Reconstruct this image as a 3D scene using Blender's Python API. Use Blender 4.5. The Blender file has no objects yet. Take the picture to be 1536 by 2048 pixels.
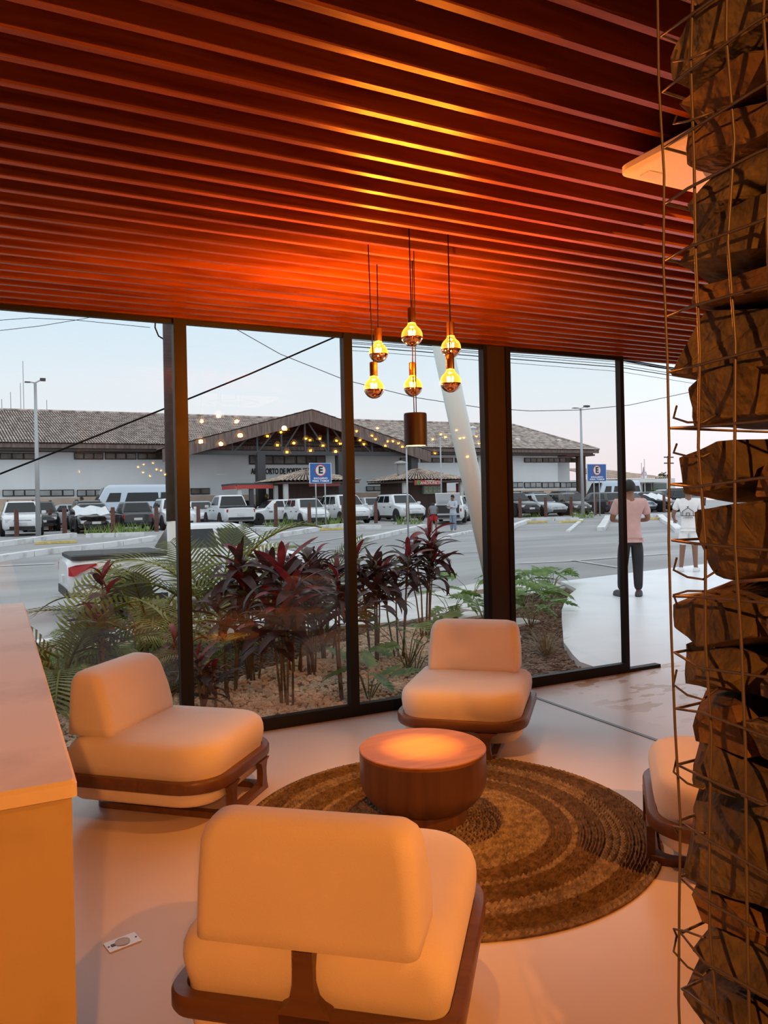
import bpy, bmesh, math, random
from mathutils import Vector, Matrix
from mathutils import noise as mnoise

SC = bpy.context.scene
COL = SC.collection
rnd = random.Random(7)
PI = math.pi
R_ = math.radians

# ---------------------------------------------------------------- camera
F_PX, CY, CAM_H = 1538.0, 998.0, 1.6           # focal length in pixels, row of the horizon, eye height
YAW, ROLL = R_(26.8), R_(1.24)
cam_data = bpy.data.cameras.new('camera')
cam_data.sensor_fit = 'VERTICAL'
cam_data.sensor_height = 36.0
cam_data.lens = 36.0 * F_PX / 2048.0
cam_data.shift_y = -(1024.0 - CY) / 2048.0
cam_data.clip_end = 600
cam = bpy.data.objects.new('camera', cam_data)
COL.objects.link(cam)
cam.matrix_world = (Matrix.Translation((0, 0, CAM_H)) @ Matrix.Rotation(-YAW, 4, 'Z')
                    @ Matrix.Rotation(PI / 2, 4, 'X') @ Matrix.Rotation(-ROLL, 4, 'Z'))
SC.camera = cam

# ---------------------------------------------------------------- sky
world = bpy.data.worlds.new('dusk_sky')
SC.world = world
world.use_nodes = True
wn, wl = world.node_tree.nodes, world.node_tree.links
wn.clear()
w_out = wn.new('ShaderNodeOutputWorld')
w_bg = wn.new('ShaderNodeBackground')
w_bg.inputs['Strength'].default_value = 1.03
w_tc = wn.new('ShaderNodeTexCoord')
w_sep = wn.new('ShaderNodeSeparateXYZ')
w_ramp = wn.new('ShaderNodeValToRGB')
w_ramp.color_ramp.elements[0].position = 0.0
w_ramp.color_ramp.elements[0].color = (0.90, 0.76, 0.79, 1)
for pos, c in ((0.06, (0.90, 0.82, 0.85)), (0.12, (0.82, 0.87, 0.92)), (0.22, (0.70, 0.84, 0.95)), (0.55, (0.98, 1.05, 1.12))):
    e = w_ramp.color_ramp.elements.new(pos)
    e.color = (*c, 1)
w_ramp.color_ramp.elements[-1].position = 1.0
w_ramp.color_ramp.elements[-1].color = (1.0, 1.06, 1.13, 1)
wl.new(w_tc.outputs['Generated'], w_sep.inputs[0])
wl.new(w_sep.outputs['Z'], w_ramp.inputs[0])
wl.new(w_ramp.outputs[0], w_bg.inputs['Color'])
wl.new(w_bg.outputs[0], w_out.inputs['Surface'])

# ---------------------------------------------------------------- exposure
SC.view_settings.view_transform = 'Standard'
SC.view_settings.look = 'None'
SC.view_settings.exposure = 0.14
SC.view_settings.gamma = 1.0
SC.view_settings.use_curve_mapping = False
SC.cycles.use_denoising = True
SC.cycles.max_bounces = 8
SC.cycles.transparent_max_bounces = 16
SC.cycles.sample_clamp_indirect = 4.0
SC.cycles.caustics_reflective = False
SC.cycles.caustics_refractive = False

AMBER = (1.0, 0.33, 0.05)
# ceiling spotlights of the room: position, watts, tilt toward the seating, turn
SPOTS = (((-0.40, -2.0, 2.62), 400.0, 40, -22, 'behind the viewer at the left'),
         ((3.55, 0.4, 2.62), 270.0, 42, 14, 'beyond the gabion at the right'))
BULB_POWER = 62.0
DOWN_POWER = 130.0
BEAM_POWER = 430.0

# ---------------------------------------------------------------- geometry of the view (for surveying the photograph)
U_ = (math.cos(YAW), math.sin(YAW))
N_ = (-math.sin(YAW), math.cos(YAW))
def ray(px, py):
    u, v = (px - 768) / F_PX, (CY - py) / F_PX
    x = u * math.cos(ROLL) + v * math.sin(ROLL)
    z = -u * math.sin(ROLL) + v * math.cos(ROLL)
    return (x * U_[0] + U_[1], x * N_[0] + N_[1], z)
def onY(px, py, Y):
    r = ray(px, py); k = Y / r[1]
    return Vector((r[0] * k, Y, CAM_H + r[2] * k))
def onZ(px, py, z=0.0):
    r = ray(px, py); k = (z - CAM_H) / r[2]
    return Vector((r[0] * k, r[1] * k, z))
def sstep(a, b, x):
    t = min(1, max(0, (x - a) / (b - a))); return t * t * (3 - 2 * t)
def street_z(X, Y):
    low = -0.42 + 0.37 * sstep(4, 11, X)
    if Y < 30: return low + (-0.04 - low) * sstep(13, 30, Y)
    return -0.04 + 0.29 * sstep(30, 38, Y)
def onStreet(px, py):
    z = 0.0
    for _ in range(25):
        p = onZ(px, py, z); z = 0.5 * z + 0.5 * street_z(p.x, p.y)
    return Vector((p.x, p.y, street_z(p.x, p.y)))
def onStreetY(px, Y):
    r = ray(px, 1000); k = Y / r[1]
    X = r[0] * k
    return Vector((X, Y, street_z(X, Y)))

# ---------------------------------------------------------------- materials
MATS = {}
def mat(name, color, rough=0.6, metal=0.0, var=0.0, scale=8.0, color2=None, bump=0.0, bscale=None, spec=0.5,
        emit=None, estr=0.0, stretch=None, coat=0.0, detail=4.0, thr=None, sub=0.0):
    if name in MATS: return MATS[name]
    m = bpy.data.materials.new(name); m.use_nodes = True
    nt = m.node_tree; n, l = nt.nodes, nt.links
    b = n['Principled BSDF']
    b.inputs['Base Color'].default_value = (*color, 1)
    b.inputs['Roughness'].default_value = rough
    b.inputs['Metallic'].default_value = metal
    b.inputs['Specular IOR Level'].default_value = spec
    b.inputs['Coat Weight'].default_value = coat
    b.inputs['Coat Roughness'].default_value = 0.15
    if emit:
        b.inputs['Emission Color'].default_value = (*emit, 1)
        b.inputs['Emission Strength'].default_value = estr
    if var or color2 or bump:
        tc = n.new('ShaderNodeTexCoord'); mp = n.new('ShaderNodeMapping')
        l.new(tc.outputs['Object'], mp.inputs['Vector'])
        if stretch: mp.inputs['Scale'].default_value = stretch
        nz = n.new('ShaderNodeTexNoise')
        nz.inputs['Scale'].default_value = scale; nz.inputs['Detail'].default_value = detail
        l.new(mp.outputs[0], nz.inputs['Vector'])
        if var or color2:
            rp = n.new('ShaderNodeValToRGB')
            lo, hi = thr or (0.35, 0.68)
            rp.color_ramp.elements[0].position = lo; rp.color_ramp.elements[1].position = hi
            c2 = color2 or tuple(min(1, c * (1 + var)) for c in color)
            c1 = color if color2 else tuple(c * (1 - var) for c in color)
            rp.color_ramp.elements[0].color = (*c1, 1); rp.color_ramp.elements[1].color = (*c2, 1)
            l.new(nz.outputs['Fac'], rp.inputs[0]); l.new(rp.outputs[0], b.inputs['Base Color'])
        if bump:
            bp = n.new('ShaderNodeBump'); bp.inputs['Strength'].default_value = bump
            bp.inputs['Distance'].default_value = 0.02
            if bscale:
                nz2 = n.new('ShaderNodeTexNoise'); nz2.inputs['Scale'].default_value = bscale
                nz2.inputs['Detail'].default_value = 3
                l.new(mp.outputs[0], nz2.inputs['Vector']); l.new(nz2.outputs['Fac'], bp.inputs['Height'])
            else: l.new(nz.outputs['Fac'], bp.inputs['Height'])
            l.new(bp.outputs[0], b.inputs['Normal'])
    MATS[name] = m
    return m

def leaf_mat(name, c1, c2, rough=0.35):
    if name in MATS: return MATS[name]
    m = mat(name, c1, rough, color2=c2, scale=3.0, spec=0.3)
    n, l = m.node_tree.nodes, m.node_tree.links
    b = n['Principled BSDF']; out = n['Material Output']
    tr = n.new('ShaderNodeBsdfTranslucent'); mx = n.new('ShaderNodeMixShader'); mx.inputs[0].default_value = 0.3
    src = b.inputs['Base Color'].links[0].from_socket
    l.new(src, tr.inputs['Color']); l.new(b.outputs[0], mx.inputs[1]); l.new(tr.outputs[0], mx.inputs[2]); l.new(mx.outputs[0], out.inputs['Surface'])
    return m

def glass_mat(name, tint=(1, 1, 1), boost=1.0, f0=0.04):
    if name in MATS: return MATS[name]
    m = bpy.data.materials.new(name); m.use_nodes = True
    n, l = m.node_tree.nodes, m.node_tree.links
    n.clear()
    out = n.new('ShaderNodeOutputMaterial'); mix = n.new('ShaderNodeMixShader')
    tr = n.new('ShaderNodeBsdfTransparent'); tr.inputs[0].default_value = (*tint, 1)
    gl = n.new('ShaderNodeBsdfGlossy'); gl.inputs['Roughness'].default_value = 0.0
    lw = n.new('ShaderNodeLayerWeight'); lw.inputs['Blend'].default_value = 0.5
    pw = n.new('ShaderNodeMath'); pw.operation = 'POWER'; pw.inputs[1].default_value = 5.0
    ml = n.new('ShaderNodeMath'); ml.operation = 'MULTIPLY_ADD'
    ml.inputs[1].default_value = (1 - f0) * 0.8 * boost; ml.inputs[2].default_value = f0 * boost
    l.new(lw.outputs['Facing'], pw.inputs[0]); l.new(pw.outputs[0], ml.inputs[0])
    l.new(ml.outputs[0], mix.inputs[0]); l.new(tr.outputs[0], mix.inputs[1]); l.new(gl.outputs[0], mix.inputs[2])
    l.new(mix.outputs[0], out.inputs['Surface'])
    MATS[name] = m
    return m

# ---------------------------------------------------------------- mesh helpers
class MB:
    def __init__(s): s.v = []; s.f = []
    def add(s, verts, faces):
        o = len(s.v); s.v += [Vector(p) for p in verts]; s.f += [tuple(i + o for i in f) for f in faces]; return s
    def box(s, a, b, rz=0.0, c=None):
        x0, y0, z0 = a; x1, y1, z1 = b
        vs = [Vector(p) for p in ((x0,y0,z0),(x1,y0,z0),(x1,y1,z0),(x0,y1,z0),(x0,y0,z1),(x1,y0,z1),(x1,y1,z1),(x0,y1,z1))]
        if rz:
            c = Vector(c) if c else (vs[0] + vs[6]) / 2
            M = Matrix.Rotation(rz, 3, 'Z'); vs = [M @ (v - c) + c for v in vs]
        return s.add(vs, [(0,3,2,1),(4,5,6,7),(0,1,5,4),(1,2,6,5),(2,3,7,6),(3,0,4,7)])
    def bar(s, p, q, w, h, up=(0, 0, 1)):
        p, q = Vector(p), Vector(q); d = (q - p).normalized(); up = Vector(up)
        sx = d.cross(up)
        if sx.length < 1e-4: sx = d.cross(Vector((1, 0, 0)))
        sx.normalize(); uz = sx.cross(d)
        a, b = sx * w / 2, uz * h / 2
        vs = [p-a-b, p+a-b, p+a+b, p-a+b, q-a-b, q+a-b, q+a+b, q-a+b]
        return s.add(vs, [(0,1,2,3),(7,6,5,4),(0,4,5,1),(1,5,6,2),(2,6,7,3),(3,7,4,0)])
    def tube(s, pts, r, n=6, cap=True):
        pts = [Vector(p) for p in pts]
        rs = r if isinstance(r, (list, tuple)) else [r] * len(pts)
        rings = []; side = None
        for i, p in enumerate(pts):
            d = (pts[min(i + 1, len(pts) - 1)] - pts[max(i - 1, 0)]).normalized()
            if side is None:
                side = d.cross(Vector((0, 0, 1)))
                if side.length < 1e-3: side = d.cross(Vector((1, 0, 0)))
            side = (side - d * side.dot(d)).normalized(); up = side.cross(d)
            rings.append([p + (side * math.cos(2*PI*k/n) + up * math.sin(2*PI*k/n)) * rs[i] for k in range(n)])
        vs = [v for rg in rings for v in rg]; fs = []
        for i in range(len(rings) - 1):
            for k in range(n):
                a, b = i*n + k, i*n + (k+1) % n
                fs.append((a, b, b + n, a + n))
        if cap:
            fs.append(tuple(range(n))[::-1]); fs.append(tuple((len(rings)-1)*n + k for k in range(n)))
        return s.add(vs, fs)
    def lathe(s, prof, n=24, c=(0, 0, 0), cap=True):
        c = Vector(c); vs = []; fs = []
        for r, z in prof:
            vs += [c + Vector((r*math.cos(2*PI*k/n), r*math.sin(2*PI*k/n), z)) for k in range(n)]
        for i in range(len(prof) - 1):
            for k in range(n):
                a, b = i*n + k, i*n + (k+1) % n
                fs.append((a, b, b + n, a + n))
        if cap:
            fs.append(tuple(range(n))[::-1]); fs.append(tuple((len(prof)-1)*n + k for k in range(n)))
        return s.add(vs, fs)
    def rings(s, rings, cap=True, closed=True):
        n = len(rings[0]); vs = [v for rg in rings for v in rg]; fs = []
        for i in range(len(rings) - 1):
            for k in range(n if closed else n - 1):
                a, b = i*n + k, i*n + (k+1) % n
                fs.append((a, b, b + n, a + n))
        if cap:
            fs.append(tuple(range(n))[::-1]); fs.append(tuple((len(rings)-1)*n + k for k in range(n)))
        return s.add(vs, fs)
    def prism(s, poly, a, b):
        """poly: list of 2-D points, a/b: functions mapping a point to the near and far 3-D side"""
        n = len(poly)
        vs = [a(p) for p in poly] + [b(p) for p in poly]
        return s.add(vs, [tuple(range(n))[::-1], tuple(range(n, 2*n))] + [(i, (i+1) % n, n + (i+1) % n, n + i) for i in range(n)])
    def mesh(s, name, m=None, smooth=False):
        me = bpy.data.meshes.new(name); me.from_pydata([tuple(v) for v in s.v], [], s.f); me.update()
        if m: me.materials.append(m)
        if smooth:
            for p in me.polygons: p.use_smooth = True
            if smooth is not True:
                try: me.set_sharp_from_angle(angle=R_(smooth))
                except Exception: pass
        return me
    def build(s, name, m, parent=None, smooth=False, loc=None, fix=False):
        if parent is not None and loc is None and fix:
            o = Vector(parent.location); s.v = [v - o for v in s.v]
        me = s.mesh(name, m, smooth)
        if fix or True:
            bm = bmesh.new(); bm.from_mesh(me); bmesh.ops.recalc_face_normals(bm, faces=bm.faces); bm.to_mesh(me); bm.free()
            if smooth and smooth is not True:
                try: me.set_sharp_from_angle(angle=R_(smooth))
                except Exception: pass
        ob = bpy.data.objects.new(name, me); COL.objects.link(ob)
        if parent is not None: ob.parent = parent
        if loc is not None: ob.location = loc
        return ob

def tag(o, label=None, cat=None, group=None, kind=None):
    if label: o['label'] = label
    if cat: o['category'] = cat
    if group: o['group'] = group
    if kind: o['kind'] = kind
    return o
def thing(name, label, cat, loc=(0, 0, 0), rz=0.0, group=None, kind=None):
    o = bpy.data.objects.new(name, None); COL.objects.link(o)
    o.empty_display_size = 0.2
    o.location = loc; o.rotation_euler = (0, 0, rz)
    return tag(o, label, cat, group, kind)
def inst(name, me, parent=None, M=None):
    o = bpy.data.objects.new(name, me); COL.objects.link(o)
    if parent is not None: o.parent = parent
    if M is not None: o.matrix_basis = M
    return o
def copy_tree(o, parent=None):
    c = o.copy(); COL.objects.link(c); c.parent = parent
    for ch in o.children: copy_tree(ch, c)
    return c
def rrect(hx, hy, r, n=6, cx=0.0, cy=0.0):
    r = min(r, hx - 1e-4, hy - 1e-4); pts = []
    for sx, sy, a0 in ((1, 1, 0), (-1, 1, PI/2), (-1, -1, PI), (1, -1, 3*PI/2)):
        for k in range(n + 1):
            a = a0 + PI/2 * k / n
            pts.append((cx + sx*(hx - r) + r*math.cos(a), cy + sy*(hy - r) + r*math.sin(a)))
    return pts
def loft(levels, n=6):
    """levels: (z, half x, half y, corner radius, centre x, centre y)"""
    m = MB()
    m.rings([[Vector((x, y, z)) for x, y in rrect(hx, hy, r, n, cx, cy)] for z, hx, hy, r, cx, cy in levels])
    return m
def text_obj(name, body, size, m, parent, loc, rot, extrude=0.01, align='CENTER', bold=0.0, sx=1.0):
    cu = bpy.data.curves.new(name, 'FONT'); cu.body = body; cu.size = size; cu.extrude = extrude
    cu.align_x = align; cu.align_y = 'CENTER'; cu.offset = bold; cu.resolution_u = 3
    t = bpy.data.objects.new(name + '_tmp', cu); COL.objects.link(t)
    bpy.context.view_layer.update()
    me = bpy.data.meshes.new_from_object(t.evaluated_get(bpy.context.evaluated_depsgraph_get()))
    bpy.data.objects.remove(t)
    me.materials.clear(); me.materials.append(m)
    o = bpy.data.objects.new(name, me); COL.objects.link(o)
    o.parent = parent; o.location = loc; o.rotation_euler = rot; o.scale = (sx, 1, 1)
    return o
# ================================================================ materials of the room
def wood(name, c1, c2, axis='X', rough=0.4, scale=14.0, rand=0.25, coat=0.0, spec=0.5):
    if name in MATS: return MATS[name]
    m = bpy.data.materials.new(name); m.use_nodes = True
    n, l = m.node_tree.nodes, m.node_tree.links
    b = n['Principled BSDF']; b.inputs['Roughness'].default_value = rough
    b.inputs['Coat Weight'].default_value = coat; b.inputs['Coat Roughness'].default_value = 0.2
    b.inputs['Specular IOR Level'].default_value = spec
    tc = n.new('ShaderNodeTexCoord'); mp = n.new('ShaderNodeMapping')
    s = {'X': (0.07, 1, 1), 'Y': (1, 0.07, 1), 'Z': (1, 1, 0.07)}[axis]
    mp.inputs['Scale'].default_value = s
    oi = n.new('ShaderNodeObjectInfo')
    ad = n.new('ShaderNodeVectorMath'); ad.operation = 'ADD'
    sc = n.new('ShaderNodeMath'); sc.operation = 'MULTIPLY'; sc.inputs[1].default_value = 37.0
    l.new(oi.outputs['Random'], sc.inputs[0]); l.new(sc.outputs[0], ad.inputs[1])
    l.new(tc.outputs['Object'], mp.inputs[0]); l.new(mp.outputs[0], ad.inputs[0])
    nz = n.new('ShaderNodeTexNoise'); nz.inputs['Scale'].default_value = scale; nz.inputs['Detail'].default_value = 6
    nz.inputs['Distortion'].default_value = 1.4
    l.new(ad.outputs[0], nz.inputs['Vector'])
    rp = n.new('ShaderNodeValToRGB'); rp.color_ramp.elements[0].position = 0.3; rp.color_ramp.elements[1].position = 0.7
    rp.color_ramp.elements[0].color = (*c1, 1); rp.color_ramp.elements[1].color = (*c2, 1)
    l.new(nz.outputs['Fac'], rp.inputs[0])
    hv = n.new('ShaderNodeHueSaturation')
    mr = n.new('ShaderNodeMapRange'); mr.inputs['To Min'].default_value = 1 - rand; mr.inputs['To Max'].default_value = 1 + rand
    l.new(oi.outputs['Random'], mr.inputs['Value']); l.new(mr.outputs[0], hv.inputs['Value'])
    l.new(rp.outputs[0], hv.inputs['Color']); l.new(hv.outputs[0], b.inputs['Base Color'])
    bp = n.new('ShaderNodeBump'); bp.inputs['Strength'].default_value = 0.12; bp.inputs['Distance'].default_value = 0.01
    l.new(nz.outputs['Fac'], bp.inputs['Height']); l.new(bp.outputs[0], b.inputs['Normal'])
    MATS[name] = m
    return m

M_SLAT = wood('slat_wood', (0.15, 0.034, 0.007), (0.30, 0.088, 0.017), 'X', 0.33, 16, 0.22, spec=0.26)
M_FRAME = mat('black_anodised_frame', (0.008, 0.007, 0.006), 0.5, 0.0, spec=0.25)
M_DARK = mat('dark_ceiling_void', (0.03, 0.02, 0.015), 0.9)
M_WALL = mat('brown_plaster', (0.20, 0.14, 0.10), 0.9, var=0.1)
M_CHAIRWOOD = wood('chair_wood', (0.105, 0.046, 0.025), (0.18, 0.08, 0.042), 'X', 0.38, 10, 0.05)
M_TABLE = wood('table_wood', (0.135, 0.062, 0.036), (0.22, 0.108, 0.064), 'Z', 0.33, 9, 0.0, spec=0.4)
M_TABLETOP = wood('table_top_wood', (0.26, 0.105, 0.030), (0.40, 0.18, 0.050), 'X', 0.42, 9, 0.0, spec=0.2)
M_FABRIC = mat('cream_boucle_fabric', (0.86, 0.77, 0.70), 0.95, bump=0.15, bscale=260.0, var=0.03, scale=3.0, spec=0.2)

def concrete(name, c1, c2, rough, stains=False):
    m = bpy.data.materials.new(name); m.use_nodes = True
    n, l = m.node_tree.nodes, m.node_tree.links
    b = n['Principled BSDF']; b.inputs['Roughness'].default_value = rough
    tc = n.new('ShaderNodeTexCoord')
    nz = n.new('ShaderNodeTexNoise'); nz.inputs['Scale'].default_value = 1.3; nz.inputs['Detail'].default_value = 7
    l.new(tc.outputs['Object'], nz.inputs['Vector'])
    rp = n.new('ShaderNodeValToRGB'); rp.color_ramp.elements[0].position = 0.32; rp.color_ramp.elements[1].position = 0.7
    rp.color_ramp.elements[0].color = (*c1, 1); rp.color_ramp.elements[1].color = (*c2, 1)
    l.new(nz.outputs['Fac'], rp.inputs[0])
    last = rp.outputs[0]
    if stains:      # worn tan patches by the open doorway
        mp = n.new('ShaderNodeMapping'); mp.inputs['Scale'].default_value = (3.4, 6.5, 1); mp.inputs['Rotation'].default_value = (0, 0, 0.5)
        l.new(tc.outputs['Object'], mp.inputs[0])
        n2 = n.new('ShaderNodeTexNoise'); n2.inputs['Scale'].default_value = 1.0; n2.inputs['Detail'].default_value = 3
        l.new(mp.outputs[0], n2.inputs['Vector'])
        sp = n.new('ShaderNodeSeparateXYZ'); l.new(tc.outputs['Object'], sp.inputs[0])
        gx = n.new('ShaderNodeMapRange'); gx.inputs['From Min'].default_value = 3.9; gx.inputs['From Max'].default_value = 4.4
        l.new(sp.outputs['X'], gx.inputs['Value'])
        gy = n.new('ShaderNodeMapRange'); gy.inputs['From Min'].default_value = 3.6; gy.inputs['From Max'].default_value = 4.2
        l.new(sp.outputs['Y'], gy.inputs['Value'])
        th = n.new('ShaderNodeMapRange'); th.inputs['From Min'].default_value = 0.55; th.inputs['From Max'].default_value = 0.565
        l.new(n2.outputs['Fac'], th.inputs['Value'])
        m1 = n.new('ShaderNodeMath'); m1.operation = 'MULTIPLY'; l.new(gx.outputs[0], m1.inputs[0]); l.new(gy.outputs[0], m1.inputs[1])
        m2 = n.new('ShaderNodeMath'); m2.operation = 'MULTIPLY'; l.new(m1.outputs[0], m2.inputs[0]); l.new(th.outputs[0], m2.inputs[1])
        mx = n.new('ShaderNodeMix'); mx.data_type = 'RGBA'
        l.new(m2.outputs[0], mx.inputs['Factor']); l.new(last, mx.inputs['A']); mx.inputs['B'].default_value = (0.46, 0.29, 0.18, 1)
        last = mx.outputs['Result']
    l.new(last, b.inputs['Base Color'])
    bp = n.new('ShaderNodeBump'); bp.inputs['Strength'].default_value = 0.05; bp.inputs['Distance'].default_value = 0.01
    l.new(nz.outputs['Fac'], bp.inputs['Height']); l.new(bp.outputs[0], b.inputs['Normal'])
    MATS[name] = m
    return m
M_FLOOR = concrete('polished_cement', (0.64, 0.545, 0.52), (0.73, 0.635, 0.605), 0.28, True)
M_PAD = concrete('pale_terrace_cement', (0.66, 0.68, 0.70), (0.74, 0.76, 0.78), 0.35)

# ================================================================ room shell
CEIL, GLASS_Y = 2.83, 5.19
def struct(name, mb, m, parent=None, label=None, cat=None, smooth=False):
    o = mb.build(name, m, parent, smooth)
    if parent is None: tag(o, label, cat, kind='structure')
    return o
struct('floor', MB().box((-6, -10, -0.15), (8.5, GLASS_Y + 0.06, 0)), M_FLOOR, label='pale polished cement floor of the lounge', cat='floor')
struct('wall_left', MB().box((-6.2, -10, 0), (-6, GLASS_Y, CEIL + 0.3)), M_WALL, label='brown plaster wall at the left end of the lounge', cat='wall')
struct('wall_back', MB().box((-6.2, -10.2, 0), (8.7, -10, CEIL + 0.3)), M_WALL, label='brown plaster wall at the back of the lounge', cat='wall')
struct('wall_right', MB().box((8.5, -10, 0), (8.7, 4.2, CEIL + 0.3)), M_WALL, label='brown plaster wall beyond the doorway', cat='wall')

ceil = thing('ceiling', 'reddish varnished timber slat ceiling over the lounge', 'ceiling', (0, 0, CEIL), kind='structure')
MB().box((-6.2, -10.2, CEIL + 0.10), (8.7, GLASS_Y + 0.15, CEIL + 0.3)).build('ceiling_board', M_DARK, ceil, fix=True)
slat_me = MB().box((-7.1, -0.0135, 0), (7.1, 0.0135, 0.1)).mesh('slat', M_SLAT)
y = GLASS_Y + 0.10
k = 0
while y > -9.9:
    inst('slat', slat_me, ceil, Matrix.Translation((1.25 + rnd.uniform(-0.25, 0.25), y, rnd.uniform(-0.003, 0.003))))
    y -= 0.1405; k += 1

# glazed wall: posts, rails, panes
M_PANE = glass_mat('window_glass', (0.975, 0.985, 0.98), 1.25)
pj = lambda a, b, d: (onY(a, 1000, GLASS_Y + d).x, onY(b, 1000, GLASS_Y - .02).x)
posts = [(-3.95, -3.88), (-1.45, -1.38), pj(350, 380, .05), pj(686, 711, .05), pj(963, 980, .05), pj(1008, 1027, .05), pj(1236, 1253, .04)]
for i, (a, b) in enumerate(posts):
    struct('trim_%d' % (i + 1), MB().box((a, GLASS_Y - 0.02, 0), (b, GLASS_Y + (0.05 if i < 6 else 0.04), CEIL)), M_FRAME,
           label=['black window mullion far along the glass wall, behind the counter end', 'black window mullion out of view left of the counter',
                  'thick black window mullion behind the left armchair', 'slim black window mullion left of the hanging bulbs',
                  'black mullion on the left side of the wide corner post', 'black mullion on the right side of the wide corner post',
                  'black door jamb at the open end of the glass wall'][i], cat='mullion')
struct('trim_8', MB().box((posts[4][1], GLASS_Y + 0.0, 0), (posts[5][0], GLASS_Y + 0.05, CEIL)), mat('brown_steel_column', (0.028, 0.016, 0.010), 0.5),
       label='dark brown steel core of the wide post behind the far armchair', cat='post')
spans = [(-5.98, posts[0][0])] + [(posts[i][1], posts[i + 1][0]) for i in (0, 1, 2, 3, 5)]
wl_ = ['out of view at the far left', 'beyond the counter, out of view', 'behind the counter and the left armchair', 'between the thick and the slim mullion',
       'behind the hanging bulbs, left of the wide post', 'beside the doorway, right of the wide post']
for i, (a, b) in enumerate(spans):
    w = thing('window_%d' % (i + 1), 'tall glass pane in black frame ' + wl_[i], 'window', (0.5 * (a + b), GLASS_Y, 0), kind='structure')
    MB().box((a, GLASS_Y - 0.02, 0), (b, GLASS_Y + 0.04, 0.085)).build('bottom_rail', M_FRAME, w, fix=True)
    MB().box((a, GLASS_Y + 0.0, CEIL - 0.03), (b, GLASS_Y + 0.04, CEIL)).build('top_rail', M_FRAME, w, fix=True)
    MB().box((a, GLASS_Y + 0.014, 0.08), (b, GLASS_Y + 0.022, CEIL - 0.02)).build('pane', M_PANE, w, fix=True)
struct('trim_9', MB().box((posts[6][1], GLASS_Y - 0.02, 0), (5.42, GLASS_Y + 0.05, 0.03)), M_FRAME, label='short black sliding-door track beside the doorway', cat='door track')
struct('trim_10', MB().box((3.775, 2.2, 0), (3.805, GLASS_Y - 0.03, 0.004)), mat('grey_metal_strip', (0.16, 0.15, 0.15), 0.4, 0.6), label='thin grey metal joint strip let into the floor', cat='floor strip')

# ================================================================ counter
M_MARBLE = mat('veined_cream_plaster', (0.84, 0.75, 0.66), 0.4, color2=(0.60, 0.48, 0.36), scale=2.6, detail=8, thr=(0.52, 0.78), bump=0.04)
ct = thing('counter', 'long cream plaster counter block at the left edge', 'counter', (-0.4, 1.66, 0))
MB().box((-0.90, 1.66, 0), (0.125, 4.84, 1.02)).build('counter_body', mat('tan_veined_stone', (0.50, 0.39, 0.23), 0.5, color2=(0.30, 0.215, 0.12), scale=2.2, detail=8, thr=(.5, .75), bump=.05), ct, fix=True)
bmx = loft([(1.02, 0.52, 1.60, 0.01, -0.385, 3.25), (1.045, 0.52, 1.60, 0.012, -0.385, 3.25), (1.053, 0.513, 1.593, 0.012, -0.385, 3.25)], 3)
bmx.v = [Vector((v.x, v.y, v.z)) for v in bmx.v]
bmx.build('counter_top', M_MARBLE, ct, smooth=30, fix=True)

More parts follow.
